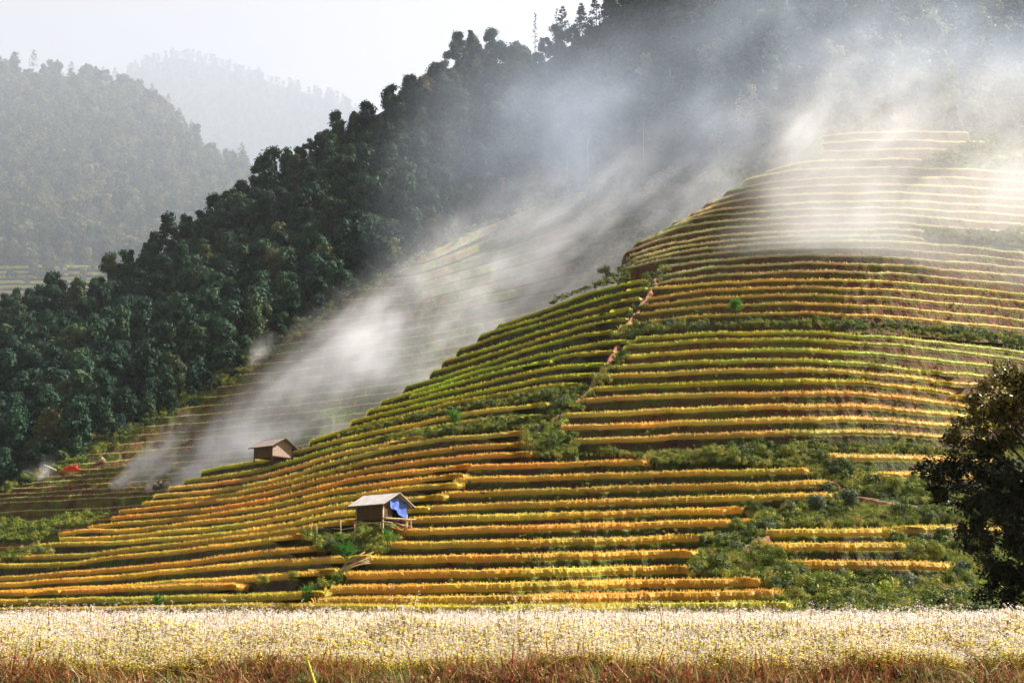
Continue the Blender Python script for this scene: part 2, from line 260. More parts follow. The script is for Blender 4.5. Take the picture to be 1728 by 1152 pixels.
def resample(p, step=3.0):
    p = np.array(p, float); n = max(4, int((p[-1, 0] - p[0, 0]) / step)); u = np.linspace(p[0, 0], p[-1, 0], n)
    v = np.interp(u, p[:, 0], p[:, 1]); k = max(3, min(int(110 / step), n // 3)) | 1
    pad = k // 2; vp = np.concatenate([2 * v[0] - v[1:pad + 1][::-1], v, 2 * v[-1] - v[-pad - 1:-1][::-1]]); ker = np.hanning(k + 2)[1:-1]; ker /= ker.sum()
    return u, np.convolve(vp, ker, 'valid')
class Terraces:
    def __init__(s, Dfun): s.D = Dfun; s.soil = MB(); s.rv = []; s.rc = []; s.mass = MB(); s.occ = []; s.tuft = []
    def line(s, pts, style, h, seed, rice=True, drop=2.3, back=4.5, red=0.0, tone=1.0, blades=7.0, lip=(.16, .17, .05), wrap=True):
        u, v = resample(pts); v = v + wob(u, seed, .9, 170) + wob(u, seed + 500, .18, 26)
        D0 = s.D(u, v); hp = h * F / D0 if rice else 0.0; vl = v + hp; D = s.D(u, vl); L = W(u, vl, D)
        # level each terrace: keep z close to its own mean trend
        s.occ.append((u, v, vl))
        L[:, 1] += wob(u, seed + 9, .12, 110)
        if wrap:
            e0 = L[0] + np.array([[-1.0, 4.5, -.5], [-.9, 2.0, -.2], [-.5, .5, 0]]); e1 = L[-1] + np.array([[.5, .5, 0], [.9, 2.0, -.2], [1.0, 4.5, -.5]])
            L = np.concatenate([e0, L, e1])
        n = len(L); a = np.arange(n); px = L[:, 0]
        kk = np.hanning(25)[1:-1]; kk /= kk.sum(); Ls = np.stack([np.convolve(np.pad(L[:, q], 11, mode='reflect', reflect_type='odd'), kk, 'valid') for q in range(3)], -1) if n > 24 else L
        N = np.gradient(Ls, axis=0); N = np.stack([N[:, 1], -N[:, 0], 0 * px], -1); N /= np.linalg.norm(N, axis=1)[:, None]   # outward, towards the valley
        r = np.random.default_rng(seed); rows = []
        for dz, out, nz in ((0, 0, .0), (-.06, .06, .02), (-.22, .05, .03), (-.5 * drop * .45, .16, .05), (-.75 * drop * .6, .24, .06), (-drop * .75, .42, .06), (-drop, .75, .06)):
            q = L + N * (out + nz * noise2(px / 3.1, np.full(n, dz), seed)[:, None] + r.normal(0, nz * .35, (n, 1))); q[:, 2] += dz; rows.append(q)
        back_ = L - N * back; back_[:, 2] -= .05; rows = [back_, L - N * .35 + np.array([0, 0, .03])] + rows
        Wd = np.stack(rows); m = len(rows)
        base = np.ones((m, n, 3)); g = (noise2(px / 14, px * 0 + seed, 3) > .05)[None, :, None]
        base *= np.where(g, np.array([.85, 1.15, .75]), np.array([1.05, .95, .95]))
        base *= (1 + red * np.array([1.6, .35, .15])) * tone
        base[1:4] = np.array(lip) / .06 * r.uniform(.7, 1.2, (3, n, 1))
        base *= r.uniform(.8, 1.2, (m, n, 1))
        s.soil.add(Wd.reshape(-1, 3), grid_faces(m, n)[:, ::-1], col=base.reshape(-1, 3))
        # tufts on the bank
        if rice: s.tuft.append((L + N * .3, seed))
        if not rice and not h: return
        c0 = np.array(STY[style]) * r.uniform(.86, 1.14) * np.array([1, r.uniform(.92, 1.08), 1])
        ncol = 1 + .16 * noise2(px / 9, px * 0, seed + 3)[:, None] + np.array([.05, -.09, 0]) * noise2(px / 25, px * 0, seed + 4)[:, None]
        patch = noise2(px / 26, L[:, 2] / 12, 77)[:, None] + .5 * noise2(px / 9, L[:, 2] / 5, 78)[:, None]
        cl = c0 * ncol * (1 + patch * np.array([-.13, .02, .05]))
        if rice:
            hh = h * (1 + .04 * noise2(px / 5, px * 0, seed + 8))[:, None]; Z = np.array([[0, 0, 1.]])
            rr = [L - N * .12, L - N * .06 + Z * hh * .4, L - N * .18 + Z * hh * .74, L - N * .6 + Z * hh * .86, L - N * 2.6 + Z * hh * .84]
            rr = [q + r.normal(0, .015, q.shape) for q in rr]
            cc = np.stack([cl * .72, cl * .85, cl * .97, cl, cl]); s.mass.add(np.stack(rr).reshape(-1, 3), grid_faces(5, n)[:, ::-1], col=cc.reshape(-1, 3))  # front of the stand darkened towards its foot, shading put into the colour
            seg = np.linalg.norm(np.diff(L, axis=0), axis=1); tot = seg.sum(); nb = int(tot * blades); cum = np.concatenate([[0], np.cumsum(seg)])
            t = np.sort(r.uniform(0, tot, nb)); Lx = np.stack([np.interp(t, cum, L[:, k]) for k in range(3)], -1); Nx = np.stack([np.interp(t, cum, N[:, k]) for k in range(3)], -1); cx = np.stack([np.interp(t, cum, cl[:, k]) for k in range(3)], -1)
            dep = r.uniform(-.1, 1.1, nb)[:, None] ** 1; b = Lx - Nx * dep; zb = h * r.uniform(.15, .6, (nb, 1)); b[:, 2:] += zb
            up = h * r.uniform(.84, 1.07, (nb, 1)); tip = Lx - Nx * dep; tip[:, 2:] += up; tip += np.stack([r.normal(0, .12, nb), r.normal(0, .08, nb), 0 * t], -1) + Nx * r.uniform(-.05, .14, (nb, 1))
            th = r.uniform(-.7, .7, nb); sd_ = np.stack([np.cos(th), np.sin(th), 0 * th], -1) * r.uniform(.018, .045, (nb, 1))
            V = np.stack([b - sd_, b + sd_, tip + sd_ * .5, tip - sd_ * .5], 1); s.rv.append(V.reshape(-1, 3))
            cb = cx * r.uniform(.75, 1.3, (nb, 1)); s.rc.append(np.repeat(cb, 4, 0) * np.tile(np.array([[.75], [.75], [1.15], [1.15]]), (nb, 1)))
        else:   # stubble lip
            nb = int(np.linalg.norm(np.diff(L, axis=0), axis=1).sum() * 9.0); i = r.integers(0, n - 1, nb); f = r.uniform(0, 1, (nb, 1)); b = L[i] * (1 - f) + L[i + 1] * f; b[:, 1] += r.uniform(-.1, .8, nb)
            th = r.uniform(-.7, .7, nb); sd_ = np.stack([np.cos(th), np.sin(th), 0 * th], -1) * .05; tip = b + np.stack([r.normal(0, .05, nb), r.normal(0, .05, nb), r.uniform(.06, h * .6, nb)], -1)
            V = np.stack([b - sd_, b + sd_, tip + sd_, tip - sd_], 1); s.rv.append(V.reshape(-1, 3)); s.rc.append(np.repeat(c0 * r.uniform(.6, 1.2, (nb, 1)), 4, 0))
    def build(s, soilname, ricename, soil_label, rice_label, cat):
        o = link(soilname, s.soil.mesh(soilname, M['soil'], True), kind='structure', label=soil_label)
        if s.rv:
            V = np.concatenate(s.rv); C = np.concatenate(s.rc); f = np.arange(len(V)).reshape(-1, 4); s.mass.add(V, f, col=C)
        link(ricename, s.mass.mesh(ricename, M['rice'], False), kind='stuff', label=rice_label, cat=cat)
def lip_mask(occ, u, v, up, dn):
    """True where (u, v) lies in the strip from `up` px above a line's top to `dn` px below its lip"""
    m = np.zeros(u.shape, bool)
    for (lu, lv, ll) in occ:
        top = np.interp(u, lu, lv, left=1e9, right=1e9); lip = np.interp(u, lu, ll, left=-1e9, right=-1e9); m |= (v > top - up) & (v < lip + dn)
    return m
T1 = Terraces(D1)
for i, (p, st, h) in enumerate(LINES):
    if p[-1][0] >= 1728: p = p + [(1960, p[-1][1] + (1960 - p[-1][0]) * .09)]
    um = np.mean([q[0] for q in p]); vm = np.mean([q[1] for q in p]); red = np.clip((um - 1150) / 450, 0, 1) * np.clip((780 - vm) / 100, 0, 1)
    T1.line(p, st, h, 100 + i, red=float(red) * 1.0, blades=26.0 if vm > 550 else 16, back=4.5 if vm > 480 else 5.5, drop=2.3 if vm < 760 else 1.9)
T1.build('terraced_hill', 'rice_crop', 'terraced hillside with brown earth banks between the rice rows', 'ripe golden rice standing on the terraces of the front hill', 'rice')
# base of the main hill: lies under the terraces and comes up to the surface where nothing is planted
def base_sheet(name, Df, U, Vv, off_fun, mat, label, amp=.35, seed=1):
    uu, vv = np.meshgrid(U, Vv); D = Df(uu, vv); P = W(uu, vv, D); P[..., 2] -= off_fun(uu, vv); P[..., 2] += amp * noise2(P[..., 0] / 7, P[..., 1] / 7, seed)
    return link(name, mesh(name, P.reshape(-1, 3), grid_faces(len(Vv), len(U))[:, ::-1], mat, smooth=True), kind='structure', label=label)
SIL = ([-260, 0, 60, 105, 155, 205, 265, 345, 430, 530, 600, 650, 700, 755, 815, 846, 900, 1000, 1050, 1085, 1110, 1171, 1232, 1301, 1392, 1511, 1640, 1800, 1980],
       [962, 950, 915, 896, 880, 858, 832, 792, 776, 742, 712, 680, 652, 610, 566, 545, 520, 488, 462, 408, 392, 357, 318, 284, 226, 219, 221, 262, 300])
def off1(u, v):
    m = lip_mask(T1.occ, u, v, 16, 14).astype(float)
    return .15 + 2.3 * m
def main_sheet():
    U = np.arange(-250, 1960, 6.0); S = np.interp(U, *SIL); n = 110; t = np.linspace(0, 1, n)[:, None]
    vv = 1075 * (1 - t) + (S[None] + 4) * t; uu = np.broadcast_to(U, vv.shape); D = D1(uu, np.minimum(vv, 1040)); P = W(uu, vv, D); P[..., 2] -= off1(uu, vv); P[..., 2] += .3 * noise2(P[..., 0] / 6, P[..., 1] / 6, 1)
    rows = [P]
    last = P[-1]
    for k, (db, dz) in enumerate(((3, -.3), (8, -2.5), (16, -8), (30, -20), (45, -34))):
        q = last.copy(); q[:, 1] += db; q[:, 2] += dz; q[:, 0] -= db * .25; rows.append(q[None])
    P = np.concatenate(rows); link('hillside', mesh('hillside', P.reshape(-1, 3), grid_faces(P.shape[0], len(U))[:, ::-1], M['cover'], smooth=True), kind='structure', label='overgrown green slope of the front hill between terraces')
main_sheet()
# ------------------------------------------------------------------ back spur with harvested terraces
T2 = Terraces(D2)
G = [([(700,438),(850,372),(960,326),(1100,318),(1250,300)], 438), ([(560,480),(700,470),(850,425),(1000,378),(1200,345)], 470), ([(480,565),(700,540),(900,500),(1100,460)], 540), ([(330,680),(500,662),(700,635),(850,600),(1000,570)], 635),
     ([(130,787),(330,771),(500,757),(700,735),(900,700)], 735), ([(-60,852),(0,848),(200,839),(400,828),(700,800)], 830), ([(-60,934),(0,931),(200,926),(400,910)], 915)]
UG = np.arange(-80, 1260, 10.0)
GV = np.stack([np.interp(UG, [q[0] for q in g], [q[1] for q in g]) + np.where(UG < g[0][0], (g[0][0] - UG) * .07, 0) for g, _ in G]); GK = np.array([k for _, k in G], float)
def lb2(v): return np.interp(v, [318, 326, 338, 368, 400, 438, 500, 560, 645, 662, 677, 693, 708, 723, 737, 752, 760, 773, 798, 813, 832, 850], [1000, 960, 915, 845, 775, 700, 590, 500, 377, 347, 322, 290, 257, 233, 203, 183, 163, 135, 77, 37, 0, -80])
ks = [438 + 14.6 * i for i in range(26)] + [817, 830, 846, 862, 878, 905, 925]
for j, k in enumerate(ks):
    vline = np.array([np.interp(k, GK, GV[:, q]) for q in range(len(UG))]); ok = UG > lb2(vline)
    ends = {862: 205, 878: 145, 905: 93, 925: 52}; 
    if k in ends: ok &= UG < ends[k] + 10
    us, vs = UG[ok], vline[ok]
    if len(us) < 4: continue
    sil = np.interp(us, *SIL); keep = vs < sil + 25
    us, vs = us[keep], vs[keep]
    if len(us) < 4: continue
    ric = k >= 850
    if ric: vs = vs - 0
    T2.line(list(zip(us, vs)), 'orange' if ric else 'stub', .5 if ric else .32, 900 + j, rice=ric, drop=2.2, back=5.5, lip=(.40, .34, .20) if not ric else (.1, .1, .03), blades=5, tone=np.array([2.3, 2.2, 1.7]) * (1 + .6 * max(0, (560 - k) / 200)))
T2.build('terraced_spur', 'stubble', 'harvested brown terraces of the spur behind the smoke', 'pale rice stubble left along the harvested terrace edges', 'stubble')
def spur_sheet():
    U = np.arange(-250, 1500, 8.0); top = np.interp(U, [-250, -80, 0, 135, 330, 500, 700, 850, 960, 1100, 1250, 1500], [860, 850, 832, 775, 670, 560, 438, 368, 326, 316, 296, 260]); n = 90; t = np.linspace(0, 1, n)[:, None]
    vv = 1000 * (1 - t) + (top[None] + 6) * t; uu = np.broadcast_to(U, vv.shape); P = W(uu, vv, D2(uu, vv)); P[..., 2] -= .2 + 2.4 * lip_mask(T2.occ, uu, vv, 15, 13); P[..., 2] += .3 * noise2(P[..., 0] / 6, P[..., 1] / 6, 4)
    rows = [P]; last = P[-1]
    for db, dz in ((4, -.5), (12, -4), (25, -12)):
        q = last.copy(); q[:, 1] += db; q[:, 2] += dz; rows.append(q[None])
    P = np.concatenate(rows); link('spur_slope', mesh('spur_slope', P.reshape(-1, 3), grid_faces(P.shape[0], len(U))[:, ::-1], M['cover'], smooth=True), kind='structure', label='green slope under the harvested terraces')
spur_sheet()
# ------------------------------------------------------------------ forest ridge, left hill, far hill, valley
def hill_sheet(name, Df, U, bot, top, n, mat, label, tail, amp=1.0):
    t = np.linspace(0, 1, n)[:, None]; vv = np.interp(U, *bot)[None] * (1 - t) + np.interp(U, *top)[None] * t; uu = np.broadcast_to(U, vv.shape); P = W(uu, vv, Df(uu, vv)); P[..., 2] += amp * noise2(P[..., 0] / 30, P[..., 1] / 30, 5)
    rows = [P]; last = P[-1]
    for db, dz in tail:
        q = last.copy(); q[:, 1] += db; q[:, 2] += dz; rows.append(q[None])
    P = np.concatenate(rows); link(name, mesh(name, P.reshape(-1, 3), grid_faces(P.shape[0], len(U))[:, ::-1], mat, smooth=True), kind='structure', label=label)
hill_sheet('forest_ridge', D3, np.arange(-250, 1960, 15.0), ([BOT3[0][0]] + BOT3[0][1:], [q + 14 for q in BOT3[1]]), SKY3, 50, M['forestfloor'], 'steep ridge covered by dark forest', ((20, -4), (60, -30), (120, -80)))
D4 = TPS([(-200,520,1440),(0,510,1440),(200,500,1488),(440,480,1600),(500,330,2160),(430,300,2128),(0,110,2400),(220,150,2400),(330,220,2320),(0,300,1840),(220,320,1888),(-200,90,2400)], 1e-2)
SKY4 = ([-250, 0, 100, 180, 220, 260, 310, 350, 400, 430, 520], [112, 118, 128, 135, 158, 172, 212, 262, 282, 312, 400])
BOT4 = ([-250, 0, 200, 520], [500, 498, 500, 500])
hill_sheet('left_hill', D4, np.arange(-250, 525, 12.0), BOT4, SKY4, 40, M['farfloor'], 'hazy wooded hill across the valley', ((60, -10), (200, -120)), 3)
D5 = TPS([(100,400,3520),(600,400,3520),(300,90,4240),(600,190,4000),(450,150,4160),(900,400,3600),(0,200,4160),(900,260,3840)], 1e-2)
SKY5 = ([-100, 100, 200, 240, 300, 380, 420, 480, 580, 650, 900], [330, 190, 135, 112, 98, 115, 128, 146, 176, 215, 330])
BOT5 = ([-100, 900], [430, 430])
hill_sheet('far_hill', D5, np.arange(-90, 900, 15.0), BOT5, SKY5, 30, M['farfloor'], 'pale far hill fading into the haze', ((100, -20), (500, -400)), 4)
# ground sheet out to the horizon; its near part carries the flower field and rises to it
def ground():
    ys = np.concatenate([np.arange(-30, 10, 4.), np.arange(10, 44, .5), np.arange(44, 120, 3.), np.array([130, 160, 200, 300, 500, 900, 1500, 3000, 5400.])]); xs = np.concatenate([[-3400, -1000, -400, -150, -80], np.arange(-60, 61, 1.5), [80, 150, 400, 1000, 3400.]])
    X, Y = np.meshgrid(xs, ys); Z = field_z(X, Y)
    link('ground', mesh('ground', np.stack([X, Y, Z], -1).reshape(-1, 3), grid_faces(len(ys), len(xs)), M['ground'], smooth=True), kind='structure', label='low ground of the valley floor')
def field_z(x, y):
    edge = 16.2 + .3 * np.sin(x * .9) + .2 * np.sin(x * 2.3 + 1)
    z = np.interp(y, [-30, 9, 13, 15, 15.9, 41, 44, 60, 100, 9000], [0, .1, .3, .75, 1.0, 1.45, 1.2, .2, -2, -3]); z = z + .06 * noise2(x / 3, y / 3, 2)
    bank = np.clip((y - edge) / .5 + .5, 0, 1) * np.clip((43 - y) / 2, 0, 1); return z + .06 * bank * np.clip(1 - (y - 16) / 20, 0, 1)
ground()
xs_ = np.arange(-12, 12.1, .15); ys_ = np.arange(13.2, 17.0, .12); X_, Y_ = np.meshgrid(xs_, ys_); link('soil_bank', mesh('soil_bank', np.stack([X_, Y_, field_z(X_, Y_) + .03 + .035 * noise2(X_ * 1.7, Y_ * 1.7, 3)], -1).reshape(-1, 3), grid_faces(len(ys_), len(xs_)), M['darkearth'], smooth=True), kind='structure', label='dark bare soil bank below the flowers')
# path of red earth up the gully
def path(pts, name, wid, label):
    u, v = resample_xy(pts); P = W(u, v, D1(u, v)); P[:, 2] += .03; N = np.gradient(P, axis=0); N = np.cross(N, np.array([0, -.5, .86])); N /= np.linalg.norm(N, axis=1)[:, None]
    wv = wid * (1 + .35 * np.sin(np.arange(len(P)) * .9))[:, None]; rows = np.stack([P - N * wv, P - N * wv * .3 + [0, -.05, .06], P + N * wv * .3 + [0, -.05, .05], P + N * wv]); rows[[0, 3], :, 2] -= .35
    link(name, mesh(name, rows.reshape(-1, 3), grid_faces(4, len(P)), M['red'], smooth=True), kind='structure', label=label)
def resample_xy(pts):
    p = np.array(pts, float); s = np.concatenate([[0], np.cumsum(np.linalg.norm(np.diff(p, axis=0), axis=1))]); t = np.arange(0, s[-1], 3.0); u = np.interp(t, s, p[:, 0]); v = np.interp(t, s, p[:, 1]); return u + wob(t, 5, 3, 50), v
GUL = [(1108,470),(1088,508),(1052,556),(1038,592),(1018,622),(996,655),(966,690),(935,708),(905,728),(910,742),(926,760)]
path(GUL, 'footpath', .33, 'red earth footpath climbing the gully')
path([(1300,905),(1268,918),(1262,932),(1290,958),(1326,988)], 'valley_footpath', .28, 'short red path between bushes at the hill foot')
path([(1400,812),(1440,838),(1490,848),(1540,858),(1600,850)], 'bank_footpath', .3, 'red earth bank path beside the right hand bushes')

# ------------------------------------------------------------------ plants
def leafcloud(r, centers, radii, n, size, squash=1.0, col=None, out_bias=.65, droop=.0, shell=(.72, 1.05), aspect=.8):
    """n leaf-clump quads spread through the shells of several lobes"""
    k = r.integers(0, len(centers), n); d = r.normal(0, 1, (n, 3)); d /= np.linalg.norm(d, axis=1)[:, None]
    rad = radii[k][:, None] * r.uniform(*shell, (n, 1)) ; P = centers[k] + d * rad * np.array([1, 1, squash])
    nrm = d * out_bias * 1.6 + r.normal(0, .38, (n, 3)) + np.array([0, 0, .25]); nrm /= np.linalg.norm(nrm, axis=1)[:, None]
    a = np.cross(nrm, r.normal(0, 1, (n, 3))); a /= np.linalg.norm(a, axis=1)[:, None]; b = np.cross(nrm, a); s = size * r.uniform(.55, 1.3, (n, 1)); a = a * s; b = b * s * aspect
    V = np.stack([P - a, P - b * .8, P + a, P + b * .8], 1); V[:, 0, 2] -= droop * s[:, 0]
    return V.reshape(-1, 3), np.arange(4 * n).reshape(-1, 4)
def crown_mesh(seed, h=9., wd=3.4, n=1500, size=.42, kind='round', mat='leaf_dark'):
    r = np.random.default_rng(seed); nl = {'round': 20, 'tall': 18, 'open': 14}[kind] + r.integers(0, 3); C = []; Rd = []
    for i in range(nl):
        t = r.uniform(0, 1)
        if kind == 'tall': z = h * (.25 + .72 * t); rr = wd * .7 * (1 - .65 * t) * r.uniform(.3, 1); R_ = wd * r.uniform(.24, .42)
        elif kind == 'open': z = h * (.35 + .58 * t); rr = wd * .75 * (1 - .5 * t); R_ = wd * r.uniform(.22, .38)
        else: z = h * (.24 + .62 * t); rr = wd * .8 * (1 - .6 * t) * r.uniform(.4, 1); R_ = wd * r.uniform(.24, .46)
        th = r.uniform(0, 6.28); C.append((rr * math.cos(th), rr * math.sin(th), z)); Rd.append(R_)
    C = np.array(C); Rd = np.array(Rd); V, f = leafcloud(r, C, Rd, n, size, .8, shell=(.4, 1.18)); 
    return mesh('crown', V, f, M[mat])
def trunk_mesh(seed, h=9., wd=3.4, mat='bark', rad=.16):
    r = np.random.default_rng(seed + 77); b = MB(); k = np.linspace(0, 1, 6); off = np.cumsum(r.normal(0, .12, (6, 2)), 0); pts = [(off[i, 0], off[i, 1], -1.2 + (h * .85 + 1.2) * k[i]) for i in range(6)]; b.tube(pts, rad * (1.25 - k), 6)
    for i in range(6):
        j = r.integers(2, 5); th = r.uniform(0, 6.28); L = wd * r.uniform(.45, .8); p0 = np.array(pts[j]); p1 = p0 + np.array([math.cos(th) * L * .55, math.sin(th) * L * .55, L * .5]); p2 = p0 + np.array([math.cos(th) * L, math.sin(th) * L, L * .75]); b.tube([p0, p1, p2], [rad * .45, rad * .3, rad * .1], 5)
    return b.mesh('trunk', M[mat], True)
def pine_crown(seed, h=12., mat='leaf_pine', n=1100):
    r = np.random.default_rng(seed); Vs = []; nn = 0; tiers = 13
    C = []; Rd = []
    for t in range(tiers):
        k = t / (tiers - 1); z = h * (.32 + .68 * k); L = (1 - k) ** .75 * 2.5 + .35
        for j in range(5):
            th = r.uniform(0, 6.28)
            for q in (.45, .85): C.append((math.cos(th) * L * q, math.sin(th) * L * q, z + L * .12 * q)); Rd.append(.28 + .25 * (1 - k))
    V, f = leafcloud(r, np.array(C), np.array(Rd), n, .34, .55, aspect=.45, shell=(.2, 1.1)); return mesh('crown', V, f, M[mat])
PROTO = [(crown_mesh(i, 9 + (i % 3), 3.2 + .3 * (i % 2), 2600, .30, k), trunk_mesh(i, 9 + (i % 3), 3.2)) for i, k in enumerate(['round', 'tall', 'tall', 'round', 'open', 'tall'])]
OLIVE = [(crown_mesh(40 + i, 9, 3.4, 2600, .30, ['round', 'tall', 'open'][i], 'leaf_olive'), trunk_mesh(40 + i, 9, 3.2)) for i in range(3)]
PINE = [(pine_crown(30 + i, 12 + i), trunk_mesh(30 + i, 13 + i, 2.2, rad=.14)) for i in range(3)]
PALEW = (crown_mesh(51, 12, 4.0, 2600, .36, 'round', 'leaf_pale'), trunk_mesh(51, 12, 4))
def tree(name, proto, loc, label, cat, group, rz, sc, sz=1.0):
    e = empty(name, loc, label, cat, group, rz, sc); e.scale = (sc, sc, sc * sz)
    c = bpy.data.objects.new('crown', proto[0]); COL.objects.link(c); c.parent = e
    t = bpy.data.objects.new('trunk', proto[1]); COL.objects.link(t); t.parent = e
    return e
def scatter(name, P, protos, rz, sc, pid, label, cat, tilt=None):
    """one 'stuff' object that instances small plants on points"""
    me = bpy.data.meshes.new(name); P = np.ascontiguousarray(P, np.float32); n = len(P); me.vertices.add(n); me.vertices.foreach_set('co', P.ravel())
    for nm, dat, ty in (('rz', rz, 'FLOAT'), ('sc', sc, 'FLOAT'), ('pid', pid, 'INT'), ('tilt', tilt if tilt is not None else np.zeros(n), 'FLOAT')):
        a = me.attributes.new(nm, ty, 'POINT'); a.data.foreach_set('value', np.asarray(dat, np.int32 if ty == 'INT' else np.float32))
    o = link(name, me, kind='stuff', label=label, cat=cat)
    g = bpy.data.node_groups.new(name, 'GeometryNodeTree'); g.interface.new_socket('Geometry', in_out='INPUT', socket_type='NodeSocketGeometry'); g.interface.new_socket('Geometry', in_out='OUTPUT', socket_type='NodeSocketGeometry')
    N = g.nodes; Lk = g.links; gi = N.new('NodeGroupInput'); go = N.new('NodeGroupOutput'); iop = N.new('GeometryNodeInstanceOnPoints'); jn = N.new('GeometryNodeJoinGeometry')
    m2p = N.new('GeometryNodeMeshToPoints'); Lk.new(gi.outputs[0], m2p.inputs[0]); Lk.new(m2p.outputs[0], iop.inputs['Points'])
    for q in reversed(protos):
        oi = N.new('GeometryNodeObjectInfo'); oi.inputs['Object'].default_value = q; oi.inputs['As Instance'].default_value = True; Lk.new(oi.outputs['Geometry'], jn.inputs[0])
    Lk.new(jn.outputs[0], iop.inputs['Instance']); iop.inputs['Pick Instance'].default_value = True
    def att(nm, ty='FLOAT'):
        a = N.new('GeometryNodeInputNamedAttribute'); a.data_type = ty; a.inputs['Name'].default_value = nm; return a.outputs['Attribute']
    Lk.new(att('pid', 'INT'), iop.inputs['Instance Index']); cx = N.new('ShaderNodeCombineXYZ'); Lk.new(att('rz'), cx.inputs[2]); Lk.new(att('tilt'), cx.inputs[0]); e2r = N.new('FunctionNodeEulerToRotation'); Lk.new(cx.outputs[0], e2r.inputs[0]); Lk.new(e2r.outputs[0], iop.inputs['Rotation'])
    Lk.new(att('sc'), iop.inputs['Scale']); Lk.new(iop.outputs[0], go.inputs[0]); md = o.modifiers.new('scatter', 'NODES'); md.node_group = g
    return o
def proto_obj(name, me): return bpy.data.objects.new(name, me)

# ---- the forest on the ridge
def forest():
    uu = []; step = 6.3
    # sample the ridge surface evenly in world space by rejection from an image grid
    n = 26000; u = rng.uniform(-120, 1860, n); t = rng.uniform(0, 1.0, n) ** .9
    vb = np.interp(u, *BOT3); vt = np.interp(u, *SKY3); v = vb * (1 - t) + vt * t; D = D3(u, v); P = W(u, v, D)
    cell = {}; keep = []
    for i in range(n):
        vis = v[i] > -60
        if not vis: continue
        k = (int(P[i, 0] // step), int(P[i, 1] // step)); ok = True
        for a in (-1, 0, 1):
            for b in (-1, 0, 1):
                for j in cell.get((k[0] + a, k[1] + b), ()):
                    if (P[i, 0] - P[j, 0]) ** 2 + (P[i, 1] - P[j, 1]) ** 2 < step * step * .8: ok = False
        if ok: cell.setdefault(k, []).append(i); keep.append(i)
    keep = np.array(keep); P = P[keep]; u = u[keep]; v = v[keep]; t = t[keep]
    pine = ((noise2(u / 260, v / 200, 12) > .25) & (u > 930)) & (rng.uniform(0, 1, len(u)) < .75)
    sc = rng.uniform(.85, 1.75, len(u)) * np.where(rng.uniform(0, 1, len(u)) < .08, 1.25, 1)
    # smaller scrub along the lower edge
    sc *= np.interp(t, [0, .03, .12], [.42, .6, 1]); P[:, 2] -= 1.6 * sc
    return u, v, t, P, pine, sc
fu, fv, ft, fP, fpine, fsc = forest()
app = fsc / fP[:, 1]; ui, vi = proj(fP + np.array([0, 0, 7.0])); inview = (ui > 5) & (ui < 1723) & (vi > 0) & (vi < 1000)
hidden = (vi > np.interp(ui, *SIL)) & (D1(ui, vi) < fP[:, 1])
def pick(mask, n):
    i = np.where(mask & inview & ~hidden)[0]; return i[np.argsort(-app[i])][:n]
ind_b = pick(~fpine, 298); ind_p = pick(fpine, 200)
for i in ind_b:
    k = int(rng.integers(0, 6)); ol = rng.uniform() < np.interp(fu[i], [1150, 1450], [.015, .55]); tree('broadleaf_tree', (OLIVE[k % 3] if ol else PROTO[k]), fP[i], 'green broadleaf tree in the dense forest on the ridge', 'tree', 'broadleaf trees of the ridge forest', rng.uniform(0, 6.28), fsc[i], rng.uniform(.85, 1.3))  # paler olive crowns towards the right paint in the sunlit part of the ridge
for i in ind_p:
    k = int(rng.integers(0, 3)); tree('pine_tree', PINE[k], fP[i], 'dark feathery pine tree in the upper ridge forest', 'tree', 'pine trees of the ridge forest', rng.uniform(0, 6.28), fsc[i], rng.uniform(.8, 1.1))
rest = np.ones(len(fu), bool); rest[ind_b] = False; rest[ind_p] = False; rest = np.where(rest)[0]
crowns = [proto_obj('crown_source', p[0]) for p in PROTO + PINE + OLIVE]
pid = np.where(fpine[rest], rng.integers(0, 3, len(rest)) + 6, rng.integers(0, 6, len(rest)))
pid = np.where(rng.uniform(0, 1, len(rest)) < np.interp(fu[rest], [1150, 1450], [.015, .5]), rng.integers(9, 12, len(rest)), pid)  # same olive share to the right, sunlight put into the leaf colour
scatter('ridge_forest', fP[rest], crowns, rng.uniform(0, 6.28, len(rest)), fsc[rest], pid, 'dense dark forest covering the ridge', 'forest')
print('forest trees', len(fu), 'individual', len(ind_b), len(ind_p))
# forest across the valley
def far_forest(name, Df, bot, top, u0, u1, n, scl, mat, label, clear=None, tmin=0):
    u = rng.uniform(u0, u1, n); t = rng.uniform(tmin, 1, n); v = np.interp(u, *bot) * (1 - t) + np.interp(u, *top) * t; P = W(u, v, Df(u, v)); 
    if clear is not None: k = ~clear(u, v); P = P[k]
    m = len(P); ms = []
    for i in range(3): ms.append(proto_obj('far_source', crown_mesh(60 + i, 9, 3.0, 700, .5, ['round', 'tall', 'open'][i], mat)))
    ms.append(proto_obj('far_source', pine_crown(64, 12, mat, 420))); ms.append(proto_obj('far_source', crown_mesh(65, 9, 3.2, 700, .5, 'round', 'leaf_olive')))
    scatter(name, P, ms, rng.uniform(0, 6.28, m), rng.uniform(.5, 1.35, m) * scl * (1 + .2 * noise2(P[:, 0] / 90, P[:, 2] / 90, 3)), np.where(noise2(P[:, 0] / 120, P[:, 2] / 90, 5) + rng.normal(0, .3, m) > .35, 4, rng.choice(4, m, p=[.4, .25, .1, .25])), label, 'forest')
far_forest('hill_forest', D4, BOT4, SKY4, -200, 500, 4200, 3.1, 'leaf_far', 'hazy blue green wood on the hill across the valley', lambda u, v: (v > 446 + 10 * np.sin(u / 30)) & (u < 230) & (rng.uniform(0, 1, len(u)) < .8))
far_forest('far_forest', D5, BOT5, SKY5, -50, 800, 5200, 2.7, 'leaf_far', 'very pale wood on the farthest hill')
